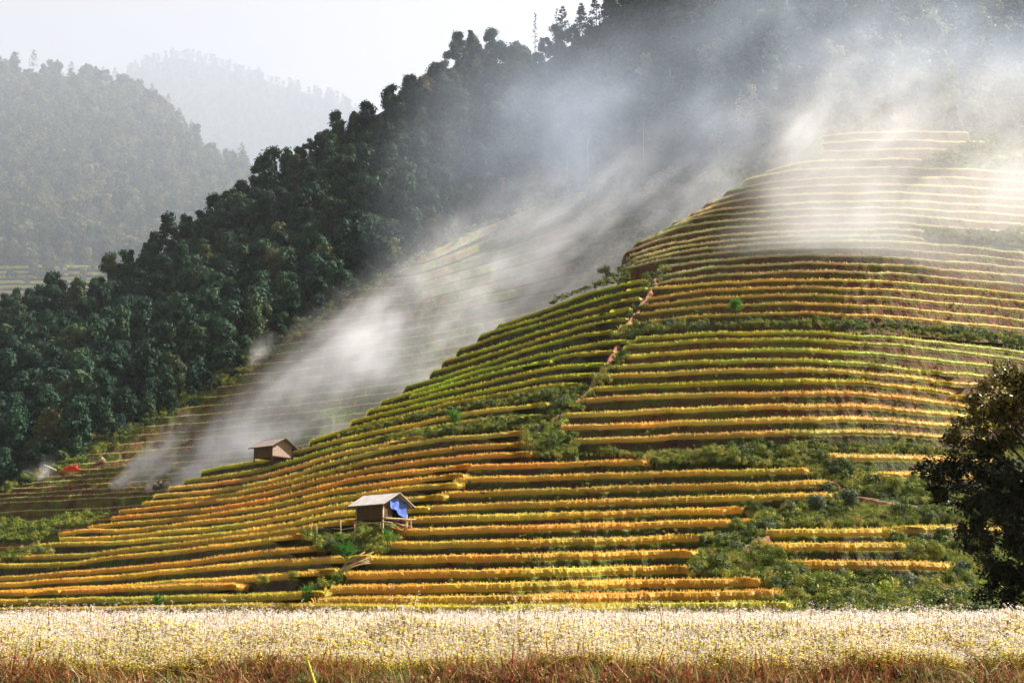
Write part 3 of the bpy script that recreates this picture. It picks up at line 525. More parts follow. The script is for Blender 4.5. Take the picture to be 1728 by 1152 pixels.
# thin trees along the skyline of the far hill
def skyline_trees():
    u = np.concatenate([rng.uniform(215, 440, 70), rng.uniform(440, 640, 25)]); v = np.interp(u, *SKY5) + rng.uniform(-2, 5, len(u)); P = W(u, v, D5(u, v)); ms = [proto_obj('thin_source', crown_mesh(70, 11, 1.9, 260, .6, 'open', 'leaf_far')), proto_obj('thin_trunk', trunk_mesh(70, 11, 2.4, rad=.22))]
    P2 = np.concatenate([P, P]); rz = rng.uniform(0, 6, len(P)); sc = rng.uniform(2.6, 4.2, len(P)); scatter('skyline_trees', P2, ms, np.tile(rz, 2), np.tile(sc, 2), np.repeat([0, 1], len(P)), 'faint thin trees along the far hill skyline', 'trees')
skyline_trees()
# valley fields at the foot of the left hill
TV = Terraces(lambda u, v: D4(u, v) - 20)
for j in range(9):
    v0 = 446 + j * 8.5; TV.line([(-80, v0 + 3), (60, v0), (150, v0 + 1 + 3 * math.sin(j)), (230, v0 + 5)], 'green', 4.0, 1500 + j, drop=6, back=14, blades=.5, wrap=False)
TV.build('valley_terraces', 'valley_rice', 'small terraces at the foot of the far hill', 'yellow rice fields at the foot of the hazy hill', 'rice')
exec_blocks.append(1)
# ---- named trees of the ridge
def on3(u, v): return W(u, v, D3(u, v))
BIG = [(1268, 250, PALEW, 1.25, 'big pale silvery tree standing above the smoke by the terraces', 'pale_tree'), ]
for u, v, pr, sc, lab, nm in BIG: tree(nm, pr, on3(u, v), lab, 'tree', None, 1.0, sc, 1.25)
RUST = (crown_mesh(52, 9, 3.4, 1500, .34, 'open', 'leaf_rust'), trunk_mesh(52, 9, 3.4))
tree('rust_tree', RUST, on3(1215, 268), 'reddish brown tree beside the big pale tree', 'tree', None, 0, 1.0)
tree('rust_tree', RUST, on3(845, 330), 'small rusty brown tree at the foot of the dark forest', 'tree', None, 2, .8)
TALL = (crown_mesh(53, 13, 2.3, 1500, .40, 'tall', 'leaf_dark'), trunk_mesh(53, 13, 2.3))
for u, v, sc, lab in [(655, 205, 1.0, 'slim leafy tree on the skyline left of the gap with sky'), (795, 105, 1.15, 'tallest leafy skyline tree left of the bare pines'), (720, 175, 1.15, 'spreading skyline tree with brownish top'), (595, 235, .95, 'leafy skyline tree where the ridge meets the far hill'), (218, 480, 1.1, 'lone dark tree sticking up at the low end of the ridge'), (745, 165, 1.0, 'second brownish skyline tree before the tall one')]:
    tree('skyline_tree', TALL if '720' not in str(u) else PALEW, on3(u, v), lab, 'tree', None, u % 6, sc)
NEARD = (crown_mesh(54, 8, 4.2, 2200, .38, 'round', 'leaf_dark'), trunk_mesh(54, 8, 4))
for u, v, sc, lab in [(55, 520, 1.0, 'rounded dark tree before the valley fields, nearer the frame edge'), (110, 530, 1.1, 'widest dark tree before the valley fields'), (15, 545, .9, 'dark tree at the left end of the ridge forest'), (150, 545, .8, 'low dark tree between the valley fields and the ridge')]:
    tree('round_tree', NEARD, on3(u, v), lab, 'tree', None, u % 5, sc)
def bare_pine(u, v, h, lab, seed, lean=0):
    r = np.random.default_rng(seed); p = on3(u, v); e = empty('bare_pine', p, lab, 'tree'); b = MB(); b.tube([(0, 0, -1), (lean * .5, 0, h * .5), (lean, 0, h)], [.2, .14, .04], 6); c = MB()
    for z in np.arange(h * .3, h, .62):
        th = r.uniform(0, 6.28); L = (1 - (z / h) ** 1.6) * 2.4 * r.uniform(.5, 1) + .3; x0 = lean * z / h; q = np.array([x0 + math.cos(th) * L, math.sin(th) * L, z - .25 * L]); b.tube([(x0, 0, z), q], [.05, .02], 4)
        V, f = leafcloud(r, np.array([q * .9 + [x0 * .1, 0, z * .1], q * .55 + np.array([x0, 0, z]) * .45]), np.array([.4, .35]), 16, .24, .5, shell=(.1, 1)); c.add(V, f)
    link('trunk', b.mesh('trunk', M['bark'], True), e); link('crown', c.mesh('crown', M['leaf_pine']), e)
bare_pine(903, 106, 23, 'tall thin half bare pine on the skyline', 5); bare_pine(938, 88, 20, 'thin broken pine beside the tall skyline pine', 6, .4); bare_pine(876, 112, 11, 'short half bare pine on the skyline', 8)
for k, (u, v, h, lab) in enumerate([(990, 312, 14, 'pale bare trunk in front of the dark forest, tallest'), (1083, 272, 11, 'pale bare trunk seen through thin smoke'), (955, 318, 8, 'short pale bare trunk beside the harvested terraces')]):
    b = MB(); b.tube([(0, 0, -1), (.15, 0, h * .5), (.1 + .1 * k, 0, h)], [.15, .12, .05], 6)
    for z, th in ((h * .6, .5), (h * .75, 2.6), (h * .85, 5)): b.tube([(.12, 0, z), (.12 + math.cos(th) * 1.2, math.sin(th) * 1.2, z + 1.3)], [.06, .02], 4)
    link('bare_tree', b.mesh('bare_tree', M['palebark'], True), loc=on3(u, v) - np.array([0, 6, 0]), label=lab, cat='tree')
# ------------------------------------------------------------------ undergrowth between the terraces
def pip(u, v, poly):
    p = np.array(poly, float); c = np.zeros(u.shape, bool); j = len(p) - 1
    for i in range(len(p)):
        a, b = p[i], p[j]; k = ((a[1] > v) != (b[1] > v)) & (u < (b[0] - a[0]) * (v - a[1]) / (b[1] - a[1] + 1e-9) + a[0]); c ^= k; j = i
    return c
def near_poly(u, v, pl):
    p = np.array(pl, float); d = np.full(u.shape, 1e9)
    for a, b in zip(p[:-1], p[1:]):
        ab = b - a; t = np.clip(((u - a[0]) * ab[0] + (v - a[1]) * ab[1]) / (ab @ ab), 0, 1); d = np.minimum(d, np.hypot(u - a[0] - t * ab[0], v - a[1] - t * ab[1]))
    return d
def tuft_mesh(seed, n=46, h=.6, wd=.35, mat='grass', broad=.03):
    r = np.random.default_rng(seed); th = r.uniform(0, 6.28, n); rr = wd * np.sqrt(r.uniform(0, 1, n)) * .4; b = np.stack([rr * np.cos(th), rr * np.sin(th), -0.05 + 0 * th], -1)
    L = h * r.uniform(.5, 1.15, n); ln = r.uniform(.1, .8, n); m = b + np.stack([np.cos(th) * L * ln * .3, np.sin(th) * L * ln * .3, L * .6], -1); t = b + np.stack([np.cos(th) * L * ln * .85, np.sin(th) * L * ln * .85, L * (1 - .35 * ln)], -1)
    ph = r.uniform(0, 6.28, n); sd_ = np.stack([np.cos(ph), np.sin(ph), 0 * ph], -1) * broad
    V = np.concatenate([b - sd_, b + sd_, m + sd_ * .8, m - sd_ * .8, t]); i = np.arange(n)
    return mesh('tuft', V, [np.stack([i, i + n, i + 2 * n, i + 3 * n], -1), np.stack([i + 3 * n, i + 2 * n, i + 4 * n], -1)], M[mat])
def bush_mesh(seed, n=700, mat='bush', size=.062, wd=.7, h=.8):
    r = np.random.default_rng(seed); k = 6; C = np.stack([r.normal(0, wd * .4, k), r.normal(0, wd * .4, k), r.uniform(.1, .75, k) * h], -1); V, f = leafcloud(r, C, r.uniform(.3, .5, k) * wd, n, size, .85, shell=(.3, 1.1), aspect=.6); return mesh('foliage', V, f, M[mat])
UND = [proto_obj('undergrowth_source', q) for q in (bush_mesh(1), bush_mesh(2), bush_mesh(3, 700, 'bush', .075, .9, .7), tuft_mesh(4), tuft_mesh(5, 60, .8, .5), bush_mesh(6, 600, 'bush_blue', .06))]
def under(name, Df, occ, poly_or_fn, box, n, sc, label, clearpx=True, grassy=.1):
    u = rng.uniform(box[0], box[2], n); v = rng.uniform(box[1], box[3], n); k = poly_or_fn(u, v)
    if clearpx: k &= ~lip_mask(occ, u, v, 2, 17)
    u, v = u[k], v[k]; P = W(u, v, Df(u, v)); P[:, 2] -= .15; m = len(P); clump = 1 + .35 * noise2(P[:, 0] / 5, P[:, 1] / 5, 9)
    gr = noise2(P[:, 0] / 8, P[:, 2] / 5, 17) + rng.normal(0, .25, m); pid = np.where(gr > grassy, rng.choice([3, 4, 3, 4, 0], m), rng.choice([0, 1, 2, 1, 0, 5], m)); big = np.where(gr > grassy, .85, clump * (1 + .5 * (rng.uniform(0, 1, m) < .08)))
    scatter(name, P, UND, rng.uniform(0, 6.28, m), rng.uniform(.5, 1.25, m) * sc * big, pid, label, 'undergrowth')
    return m
RIGHTLOW = [(880, 766), (905, 742), (950, 745), (985, 752), (1264, 745), (1450, 738), (1600, 745), (1960, 745), (1960, 1045), (1335, 1045), (1310, 1005), (1290, 985), (1165, 968), (1160, 935), (1190, 905), (1275, 885), (1250, 860), (1400, 838), (1390, 810), (1350, 795), (1255, 782), (1090, 778), (1085, 768)]
BELT = [(1040, 565), (1057, 552), (1120, 548), (1364, 540), (1511, 546), (1728, 566), (1960, 570), (1960, 592), (1728, 584), (1511, 560), (1364, 550), (1210, 552), (1100, 560), (1080, 570)]
WEDGE = [(560, 738), (610, 722), (700, 704), (763, 690), (850, 674), (930, 658), (985, 656), (975, 672), (930, 675), (800, 688), (700, 708), (600, 730)]
WEDGE2 = [(640, 742), (712, 728), (792, 712), (914, 702), (925, 722), (880, 722), (771, 730), (700, 742)]
HUTG = [(515, 893), (600, 880), (665, 895), (655, 925), (620, 950), (590, 975), (560, 992), (420, 990), (430, 975), (545, 962), (570, 935), (540, 915)]
LG = [(-60, 885), (60, 880), (160, 868), (200, 862), (150, 882), (100, 892), (60, 912), (-60, 915)]
LG2 = [(-60, 938), (20, 936), (60, 925), (90, 932), (30, 945), (-60, 958)]
TOPR = [(1560, 262), (1600, 248), (1660, 235), (1960, 240), (1960, 285), (1728, 284), (1620, 276), (1560, 272)]
BAND = [(1556, 385), (1600, 388), (1960, 400), (1960, 425), (1728, 418), (1600, 405), (1556, 398)]
under('lower_undergrowth', D1, T1.occ, lambda u, v: pip(u, v, RIGHTLOW) & (near_poly(u, v, [(1400, 812), (1440, 838), (1490, 848), (1540, 858), (1600, 850)]) > 7) & (near_poly(u, v, [(1300,905),(1268,918),(1262,932),(1290,958),(1326,988)]) > 7), (880, 735, 1960, 1045), 31000, .8, 'tangled green undergrowth below the right hand terraces', True, -.15)
under('belt_undergrowth', D1, T1.occ, lambda u, v: pip(u, v, BELT) | pip(u, v, BAND) | pip(u, v, TOPR), (1040, 230, 1960, 600), 19000, 1.0, 'green belts of grass and weeds between the upper terraces', False)
under('flank_undergrowth', D1, T1.occ, lambda u, v: pip(u, v, WEDGE) | pip(u, v, WEDGE2), (560, 650, 990, 745), 9000, .8, 'green grassy wedge crossing the left flank terraces', False)
under('gully_undergrowth', D1, T1.occ, lambda u, v: (near_poly(u, v, GUL) < 24) & (near_poly(u, v, GUL) > 2.5), (880, 455, 1130, 770), 5200, .95, 'grass and weeds along the red footpath', True)
under('saddle_undergrowth', D1, T1.occ, lambda u, v: near_poly(u, v, [(940, 512), (1000, 492), (1060, 462), (1095, 430)]) < 11, (900, 410, 1120, 530), 4000, .6, 'hazy scrub on the saddle where the gully meets the skyline', True)
under('hut_undergrowth', D1, T1.occ, lambda u, v: pip(u, v, HUTG) & ~((u > 600) & (u < 690) & (v < 888)), (420, 880, 670, 995), 6500, .75, 'dark weeds on the bank below the tarp hut', True)
under('corner_undergrowth', D1, T1.occ, lambda u, v: pip(u, v, LG) | pip(u, v, LG2), (-60, 860, 200, 960), 4500, 1.0, 'dark green scrub between the lowest left terraces', False)
under('spur_undergrowth', D2, T2.occ, lambda u, v: (np.abs(u - lb2(v)) < 14) | ((u > 960) & (v < 460) & (v > np.interp(u, [940, 1100, 1300], [326, 316, 290]))) , (-80, 290, 1300, 905), 15000, 1.2, 'weedy scrub along the edge of the harvested spur', False, .9)
under('ridge_scrub', D3, T2.occ, lambda u, v: (v < np.interp(u, *BOT3) + 4) & (v > np.interp(u, *BOT3) - 34), (-120, 200, 1800, 900), 60000, 1.7, 'dark scrub along the foot of the ridge forest', False, 9)
# small weeds hanging on the banks of the terraces
def bank_weeds():
    Ps = []
    for L, sd_ in T1.tuft:
        n = len(L); r = np.random.default_rng(sd_); k = int(n * .55); i = r.integers(0, n, k); q = L[i] + r.normal(0, .12, (k, 3)); q[:, 2] -= r.uniform(.1, 1.3, k); q[:, 1] -= .05; g = noise2(q[:, 0] / 9, q[:, 2] / 6, 31) + r.normal(0, .3, k) > .25; Ps.append(q[g])
    P = np.concatenate(Ps); m = len(P); scatter('bank_weeds', P, UND, rng.uniform(0, 6.28, m), rng.uniform(.18, .45, m), rng.integers(0, 5, m), 'small weeds growing on the earth banks of the terraces', 'weeds'); print('bank weeds', m)
bank_weeds()
# ---- bushes one can count
BM = [bush_mesh(20 + i, 4200, 'bush', .055, 1.15, 1.1) for i in range(3)] + [bush_mesh(25, 4200, 'bush_blue', .055, 1.1, 1.1)]
SM = {}
def stems(seed, h, n=5, wd=.4, mat='bark', rad=.035):
    r = np.random.default_rng(seed); b = MB()
    for i in range(n):
        th = r.uniform(0, 6.28); b.tube([(0, 0, -.4), (math.cos(th) * wd * .4, math.sin(th) * wd * .4, h * .45), (math.cos(th) * wd, math.sin(th) * wd, h * .85)], [rad, rad * .7, rad * .3], 5)
    return b.mesh('stem', M[mat])
STEM = stems(1, 1.1)
def bush(u, v, sc, k, label, Df=D1, group=None, name='bush', dD=-.6, sq=1.0):
    sc *= .6
    e = empty(name, W(u, v, Df(u, v) + dD), label, 'bush', group, rng.uniform(0, 6.28)); e.scale = (sc, sc, sc * sq)
    c = bpy.data.objects.new('foliage', BM[k]); COL.objects.link(c); c.parent = e; s_ = bpy.data.objects.new('stem', STEM); COL.objects.link(s_); s_.parent = e
for u, v, sc, k, lab in [(1215, 965, 1.9, 0, 'big rounded bush beside the ends of the lower terraces'), (1295, 955, 2.0, 1, 'domed bush on the slope just beyond the short red path'), (1330, 975, 1.6, 2, 'dark bush lowest beside the short red path'), (1415, 800, 2.1, 1, 'large dark bush under the short upper rice strip'),
  (1385, 775, 1.5, 2, 'bush at the start of the short upper rice strip'), (1375, 860, 2.0, 3, 'bluish bush on the shaded bank, nearest the terrace ends'), (1430, 852, 2.1, 3, 'widest bluish bush on the shaded bank'), (1335, 868, 1.5, 0, 'green bush left on the shaded bank'), (1510, 830, 2.0, 0, 'dark bush under the second short rice strip'), (1550, 822, 1.8, 1, 'bush beside the dark tree under the second rice strip'),
  (1290, 768, 1.6, 0, 'bush in the dark belt below the big terraces, middle one'), (1330, 765, 1.5, 2, 'leafy bush in the dark belt next to the middle one'), (1200, 768, 1.3, 1, 'low bush in the dark belt near the terrace end'), (1390, 1000, 1.7, 1, 'twiggy bush rising above the flowers at the dark hollow'), (1345, 1012, 1.2, 0, 'small bush above the flowers beside the lowest terraces'),
  (1560, 935, 1.8, 2, 'green bush to the far side of the small rice strips'), (1590, 915, 1.8, 0, 'tall green bush near the dark tree under the rice strip'), (1480, 985, 1.6, 1, 'bushy clump below the small rice strips'), (1620, 985, 1.6, 2, 'grassy bush at the foot of the dark tree'), (1570, 880, 1.2, 3, 'small bush above the small rice strips'),
  (1240, 892, 1.4, 0, 'bush closing the end of a middle apron terrace'), (1265, 862, 1.3, 1, 'bush at the end of the terrace under the shaded bank'), (940, 748, 1.7, 1, 'dark bush beside the red footpath at the terrace corner'), (965, 742, 1.4, 0, 'second bush at the terrace corner by the footpath'), (1075, 555, 1.5, 0, 'dark bush where the footpath meets the green belt'), (614, 884, 1.2, 0, 'low bush on the bank just before the tarp hut'), (522, 905, 1.2, 1, 'low bush below the farthest fence stake'), (556, 924, 1.3, 2, 'low bush below the tallest fence stake'), (495, 980, 1.3, 0, 'low green bush on the bank above the grassy tuft'), (445, 985, 1.2, 1, 'low green bush at the far end of the weedy bank')]:
    bush(u, v, sc, k, lab)
def beltb():
    i = 0
    for u in np.concatenate([np.arange(1395, 1640, 19.0), np.arange(1660, 1800, 24.0)]):
        v = np.interp(u, [1390, 1511, 1640, 1728], [548, 553, 566, 580]) + rng.uniform(-1.5, 1.5)
        bush(u + rng.uniform(-3, 3), v, rng.uniform(.8, 1.1), 3 if i % 3 else 0, 'grey green clump in the row of clumps along the upper belt', group='clumps along the upper belt', name='grass_clump'); i += 1
    for u in np.arange(1570, 1728, 22.0): bush(u, np.interp(u, [1560, 1728], [398, 412]), rng.uniform(.9, 1.3), 3, 'pale hazy bush in the row high on the hill', group='hazy bushes high on the hill', name='hazy_bush')
beltb()
for u, v, sc, lab in [(1025, 462, 1.3, 'white lit bushy tree inside the smoke, the wider'), (1050, 455, 1.0, 'white lit bush inside the smoke, the narrower')]:
    e = empty('smoky_tree', W(u, v + 4, D1(u, v) + 12), lab, 'tree'); e.scale = (sc,) * 3; c = bpy.data.objects.new('crown', bush_mesh(int(u), 900, 'leaf_pale', .15, 1.2, 1.6)); COL.objects.link(c); c.parent = e; t = bpy.data.objects.new('trunk', STEM); COL.objects.link(t); t.parent = e  # pale leaf colour stands in for the white light on these bushes
def reed(u, v, h, label, seed, name='leafy_plant', wd=.5, n=90, Df=D1, dD=-.5, stem=True):
    r = np.random.default_rng(seed); e = empty(name, W(u, v, Df(u, v) + dD), label, 'plant'); b = MB()
    z0 = h * .35 if stem else 0
    for i in range(n):
        th = r.uniform(0, 6.28); z = r.uniform(z0, h * .75); L = r.uniform(.35, .8) * h * .55; up = r.uniform(.2, 1.1); p0 = np.array([r.normal(0, .06), r.normal(0, .06), z]); d = np.array([math.cos(th), math.sin(th), up]); d /= np.linalg.norm(d); p1 = p0 + d * L * .55; p2 = p0 + d * L * np.array([1, 1, .8]) * wd / .5; s = np.cross(d, [0, 0, 1]); s = s / np.linalg.norm(s) * .05 * h / 2
        b.add([p0, p1 - s, p1 + s, p2], [[0, 1, 3, 2]])
    link('leaf', b.mesh('leaf', M['bright']), e); c = MB()
    for i in range(4): c.tube([(r.normal(0, .08), r.normal(0, .08), -.3), (r.normal(0, .1), r.normal(0, .1), h * .6)], [.022, .012], 5)
    link('stem', c.mesh('stem', M['bright']), e)
reed(1242, 538, 2.9, 'bright green bushy plant standing alone on the green belt', 1, wd=.62, n=150)
reed(767, 729, 2.9, 'bright green bushy plant in the left flank wedge', 2, wd=.62, n=150)
reed(265, 1036, 2.0, 'bright green plant on the lowest terrace at the flower edge', 3, n=90)
reed(584, 966, 2.6, 'tall corn like plant on the bank below the tarp hut', 4, wd=.7)
reed(655, 928, 1.9, 'broad leaved plant just below the tarp hut', 5, n=40, wd=.8)
reed(517, 1018, 1.4, 'grassy green tuft at the end of the low terrace wall', 6, stem=False, n=140, wd=.7)

# ------------------------------------------------------------------ huts and things around them
M['roof1'] = surf('sheet_roof', [(.3, (.24, .23, .22)), (.7, (.40, .38, .37))], 2, rough=.6, bump=.2, stretch=(1, .15, 1))
M['roof2'] = surf('board_roof', [(.3, (.12, .095, .085)), (.7, (.24, .20, .185))], 3, bump=.6, stretch=(3, .3, 1))
M['plank'] = surf('planks', [(.3, (.035, .022, .015)), (.7, (.11, .07, .045))], 3, bump=.6, stretch=(4, 4, .3))
M['plank2'] = surf('pale_planks', [(.3, (.20, .14, .11)), (.7, (.36, .27, .22))], 3, bump=.6, stretch=(4, 4, .3))
M['pole'] = surf('bamboo', [(.3, (.25, .18, .07)), (.7, (.5, .40, .28))], 4, bump=.3)
M['tarp'] = surf('blue_tarp', [(.35, (.03, .07, .30)), (.65, (.10, .18, .55))], 1.5, rough=.45, bump=.5)
M['sack'] = surf('red_sack', [(.3, (.50, .04, .015)), (.7, (.75, .10, .03))], 5, rough=.6)
M['cloth'] = surf('white_cloth', [(.3, (.6, .6, .6)), (.7, (.8, .8, .8))], 5)
M['darkcloth'] = surf('dark_cloth', [(.3, (.02, .02, .035)), (.7, (.05, .05, .07))], 5)
M['skin'] = surf('skin', [(.3, (.30, .17, .11)), (.7, (.36, .21, .14))], 5, bump=0)
M['brick'] = surf('wood_heap', [(.3, (.16, .05, .03)), (.7, (.42, .16, .10))], 6)
M['straw'] = surf('straw', [(.3, (.42, .30, .18)), (.7, (.62, .48, .30))], 6)
def hut(name, loc, rz, L, Wd, wall_h, stilt, rise, roofmat, gablemat, label, tarp):
    e = empty(name, loc, label, 'hut', rz=rz); hx, hy = L / 2, Wd / 2; ix, iy = hx * .72, hy * .72; z0 = stilt; z1 = stilt + wall_h
    ze = z1 + .05; zr = ze + rise
    for s in (-1, 1):                     # two roof slopes, corrugated
        n = 61; x = np.linspace(-hx, hx, n); cor = .025 * np.cos(np.arange(n) * math.pi / 1.5); rows = []
        for yy, zz in ((0, zr), (s * hy, ze - .12)):
            rows.append(np.stack([x, np.full(n, float(yy)) + (.0 if yy == 0 else 0), zz + cor + (.03 if yy == 0 and s > 0 else 0)], -1))
        top = np.stack(rows); bot = top - np.array([0, 0, .06]); b = MB(); f = grid_faces(2, n); f = f if s < 0 else f
        b.add(top.reshape(-1, 3), f); b.add(bot.reshape(-1, 3), f[:, ::-1]); 
        for k in (0, n - 1): b.add([top[0, k], top[1, k], bot[1, k], bot[0, k]], [[0, 1, 2, 3]])
        b.add(np.concatenate([top[1], bot[1]]), grid_faces(2, n)); link('roof', b.mesh('roof', roofmat), e)
    b = MB()
    for s in (-1, 1):
        b.box((0, s * hy, ze - .2), (L, .07, .1)); b.box((0, s * iy, z1 - .05), (L * .95, .09, .1))
    for s in (-1, 1):
        p0 = np.array([s * (hx - .05), -hy, ze - .2]); p1 = np.array([s * (hx - .05), 0, zr - .08]); p2 = np.array([s * (hx - .05), hy, ze - .2]); b.tube([p0, p1], .05, 5); b.tube([p1, p2], .05, 5)
    link('roof_frame', b.mesh('roof_frame', M['plank']), e)
    r = np.random.default_rng(3); n = 22
    def boards(ax, a0, a1, fixed, zt, mat, gable=False, nm='wall'):
        b = MB(); m = max(6, int(abs(a1 - a0) / .16)); w_ = (a1 - a0) / m
        for i in range(m):
            c = a0 + (i + .5) * w_; zt_ = zt
            if gable: zt_ = zt + max(0, rise * (1 - abs(c) / hy) - .15)
            zb = z0 + r.uniform(-.06, .02); d = r.uniform(-.008, .008); k = r.uniform(.7, 1.2)
            if ax == 'x': b.box((c, fixed + d, (zb + zt_) / 2), (w_ * .93, .03, zt_ - zb))
            else: b.box((fixed + d, c, (zb + zt_) / 2), (.03, w_ * .93, zt_ - zb))
        link(nm, b.mesh(nm, mat), e)
    boards('x', -ix, ix, -iy, z1, M['plank']); boards('x', -ix, ix, iy, z1, M['plank'])
    boards('y', -iy, iy, -ix, z1, M['plank'], True)
    boards('y', -iy, iy if not tarp else -iy * .2, ix, z1, gablemat, True)
    b = MB(); b.box((0, 0, z0 - .08), (ix * 2.25, iy * 2.2, .1)); link('floor', b.mesh('floor', M['plank']), e)
    for sx in (-1, 1):
        for sy in (-1, 1):
            b = MB(); b.tube([(sx * ix * 1.04, sy * iy * 1.04, -1.6 if tarp else -.25), (sx * ix * 1.04, sy * iy * 1.04, z1)], .085, 7); link('post', b.mesh('post', M['pole'] if tarp else M['plank'], True), e)
    if tarp:
        n = 14; rows = []
        for i in range(n):
            t = i / (n - 1); yl = np.linspace(-iy * .75 + t * .5, iy * 1.12 - t * .25, 18); zz = ze + rise * .55 * (1 - np.abs(yl) / hy) - t * (wall_h * 1.0 + .3 * np.sin(yl * 2)) + .05; rows.append(np.stack([ix * 1.1 + .05 + .10 * np.sin(yl * 6 + t * 3) + .08 * t, yl, zz], -1))
        V = np.stack(rows); b = MB(); b.add(V.reshape(-1, 3), grid_faces(n, 18)); b.add(V.reshape(-1, 3) - [.012, 0, 0], grid_faces(n, 18)[:, ::-1]); t_ = link('tarpaulin', b.mesh('tarpaulin', M['tarp'], True), label='crumpled blue tarpaulin hung over the open gable of the hut', cat='tarpaulin'); t_.location = loc; t_.rotation_euler = (0, 0, rz)
        b = MB(); b.tube([(ix * 1.5, -iy * 1.3, z0 - .1), (ix * 1.5, iy * 1.3, z0 + .0)], .05, 6); b.tube([(ix * 1.5, iy * .9, z0), (ix * 1.5, iy * .9, z0 - 1.2)], .05, 6); b.tube([(ix, -iy, z0 - .3), (ix * 1.5, iy, z0 - .6)], .04, 6); b.tube([(-ix, -iy * 1.1, z0 - .45), (ix * 1.5, -iy * 1.1, z0 - .4)], .05, 6); link('rail', b.mesh('rail', M['pole']), e)
    return e
h1 = W(643, 899, 120.0)
hut('stilt_hut', h1, R(-38), 4.15, 3.9, 1.15, 1.15, .95, M['roof1'], M['plank'], 'small wooden stilt hut with pale sheet roof and blue tarp among the rice', True)
h2 = W(461, 778, 186.0)
hut('plank_hut', h2, R(-38), 4.6, 4.8, 1.25, .5, 1.15, M['roof2'], M['plank2'], 'brown roofed plank hut on the ridge in front of the smoke', False)
# loose timber beside the tarp hut
def stick(name, a, b, rad, label, group=None, cat='pole', mat='pole'):
    a = np.array(a); b = np.array(b); m = MB(); m.tube([(0, 0, 0), (b - a) * .5 + [0, 0, .04], (b - a)], [rad, rad, rad * .8], 6); return link(name, m.mesh(name, M[mat], True), loc=a, label=label, cat=cat, group=group)
def Wp(u, v, dd=0): return W(u, v, float(D1(u, v)) + dd)
for i, (u, v0, v1, lab) in enumerate([(524, 896, 880, 'leaning fence stake farthest from the tarp hut'), (535, 898, 884, 'thin fence stake, second farthest from the tarp hut'), (576, 902, 878, 'tallest fence stake beside the tarp hut'), (600, 898, 884, 'fence stake nearest the tarp hut')]):
    p = Wp(u, v0, -1.5); stick('fence_stake', p - [0, 0, .5], p + [rng.uniform(-.15, .15), 0, (v0 - v1) / F * 122], .05, lab, None, 'stake')
p = Wp(532, 889, -1.6); q = Wp(580, 893, -1.6); stick('fence_rail', p, q, .045, 'sloping bamboo rail between the fence stakes'); p = Wp(578, 893, -1.8); q = Wp(612, 888, -1.8); stick('fence_rail', p, q, .045, 'bamboo rail from the tall stake to the tarp hut')
p = Wp(548, 925, -1.5); q = Wp(592, 913, -1.5); stick('long_pole', p, q, .05, 'long pale pole lying on the weedy bank below the hut')
r_ = np.random.default_rng(9)
for i in range(7):
    p = Wp(572 + i * 2, 972 - i * 3, -1.2) + [0, 0, .3]; stick('log', p, p + [2.0 + r_.uniform(-.4, .4), r_.uniform(-.4, .2), .75 + r_.uniform(-.3, .3)], .055, 'pale stick in the loose wood heap below the tarp hut', 'sticks of the loose wood heap', 'log')
for i in range(8):
    p = h1 + np.array([1.2 + r_.uniform(-.8, 1.5), -1.2 + r_.uniform(-.5, .4), .1 + .12 * (i % 4)]); stick('firewood', p, p + [r_.uniform(-.9, .9), r_.uniform(-.3, .3), r_.uniform(0, .3)], .07, 'reddish billet in the firewood under the tarp hut', 'firewood under the tarp hut', 'firewood', 'brick')
# red sacks on the harvested spur
def sacks():
    b = MB(); th = np.linspace(0, 2 * np.pi, 13)[:-1]; prof = [(-.42, .05), (-.38, .17), (-.2, .22), (0, .23), (.2, .22), (.38, .17), (.42, .05)]; V = np.array([[x, r * math.cos(t) * 1.15, .16 + .72 * r * math.sin(t)] for x, r in prof for t in th]); f = [[i * 12 + j, i * 12 + (j + 1) % 12, (i + 1) * 12 + (j + 1) % 12, (i + 1) * 12 + j] for i in range(6) for j in range(12)]; b.add(V, f); b.box((.45, 0, .16), (.10, .12, .10)); b.box((-.45, 0, .16), (.10, .12, .10)); me = b.mesh('sack', M['sack'], True)
    base = W(118, 796, float(D2(118, 796)) - 1.5); 
    for lv, n in enumerate((4, 4, 3, 2)):
        for i in range(n):
            o = link('sack', me, loc=base + np.array([(i - (n - 1) / 2) * .78 + .25 * (lv % 2) + .1 * lv, rng.uniform(-.1, .1), lv * .30]), label='bright red sack in the pile on the harvested spur', cat='sack', group='red sacks piled on the spur'); o.rotation_euler = (0, 0, rng.uniform(-.2, .2))
sacks()
p = W(74, 784, float(D2(74, 790)) - 3); stick('white_pole', p, W(95, 793, float(D2(95, 793)) - 3), .09, 'white pole leaning beside the red sacks', None, 'pole', 'cloth')
def heap(u, v, sc, mat, lab, D): 
    r = np.random.default_rng(int(u)); V, f = leafcloud(r, np.array([[0, 0, .2], [.3, 0, .1], [-.3, 0, .1], [0, 0, .5]]), np.array([.5, .4, .4, .25]), 500, .12, .8, shell=(.5, 1)); o = link('straw_heap', mesh('straw_heap', V, f, M[mat]), loc=W(u, v, float(D(u, v)) - .8), label=lab, cat='heap'); o.scale = (sc,) * 3
heap(172, 777, 1.0, 'straw', 'small pale straw heap behind the red sacks', D2); heap(315, 761, .8, 'brick', 'small reddish heap in the middle of the smoke', D2); heap(118, 822, .9, 'brick', 'burning reddish heap below the red sacks', D2); heap(128, 821, .6, 'brick', 'smaller reddish heap next to the burning one', D2)
for i, (u, v) in enumerate([(196, 816), (250, 824), (282, 817)]): heap(u, v, 1.0, 'straw', ['smouldering straw heap at the start of the leftmost smoke', 'smouldering straw heap beside the two workers', 'smouldering straw heap at the start of the biggest smoke'][i], D2)
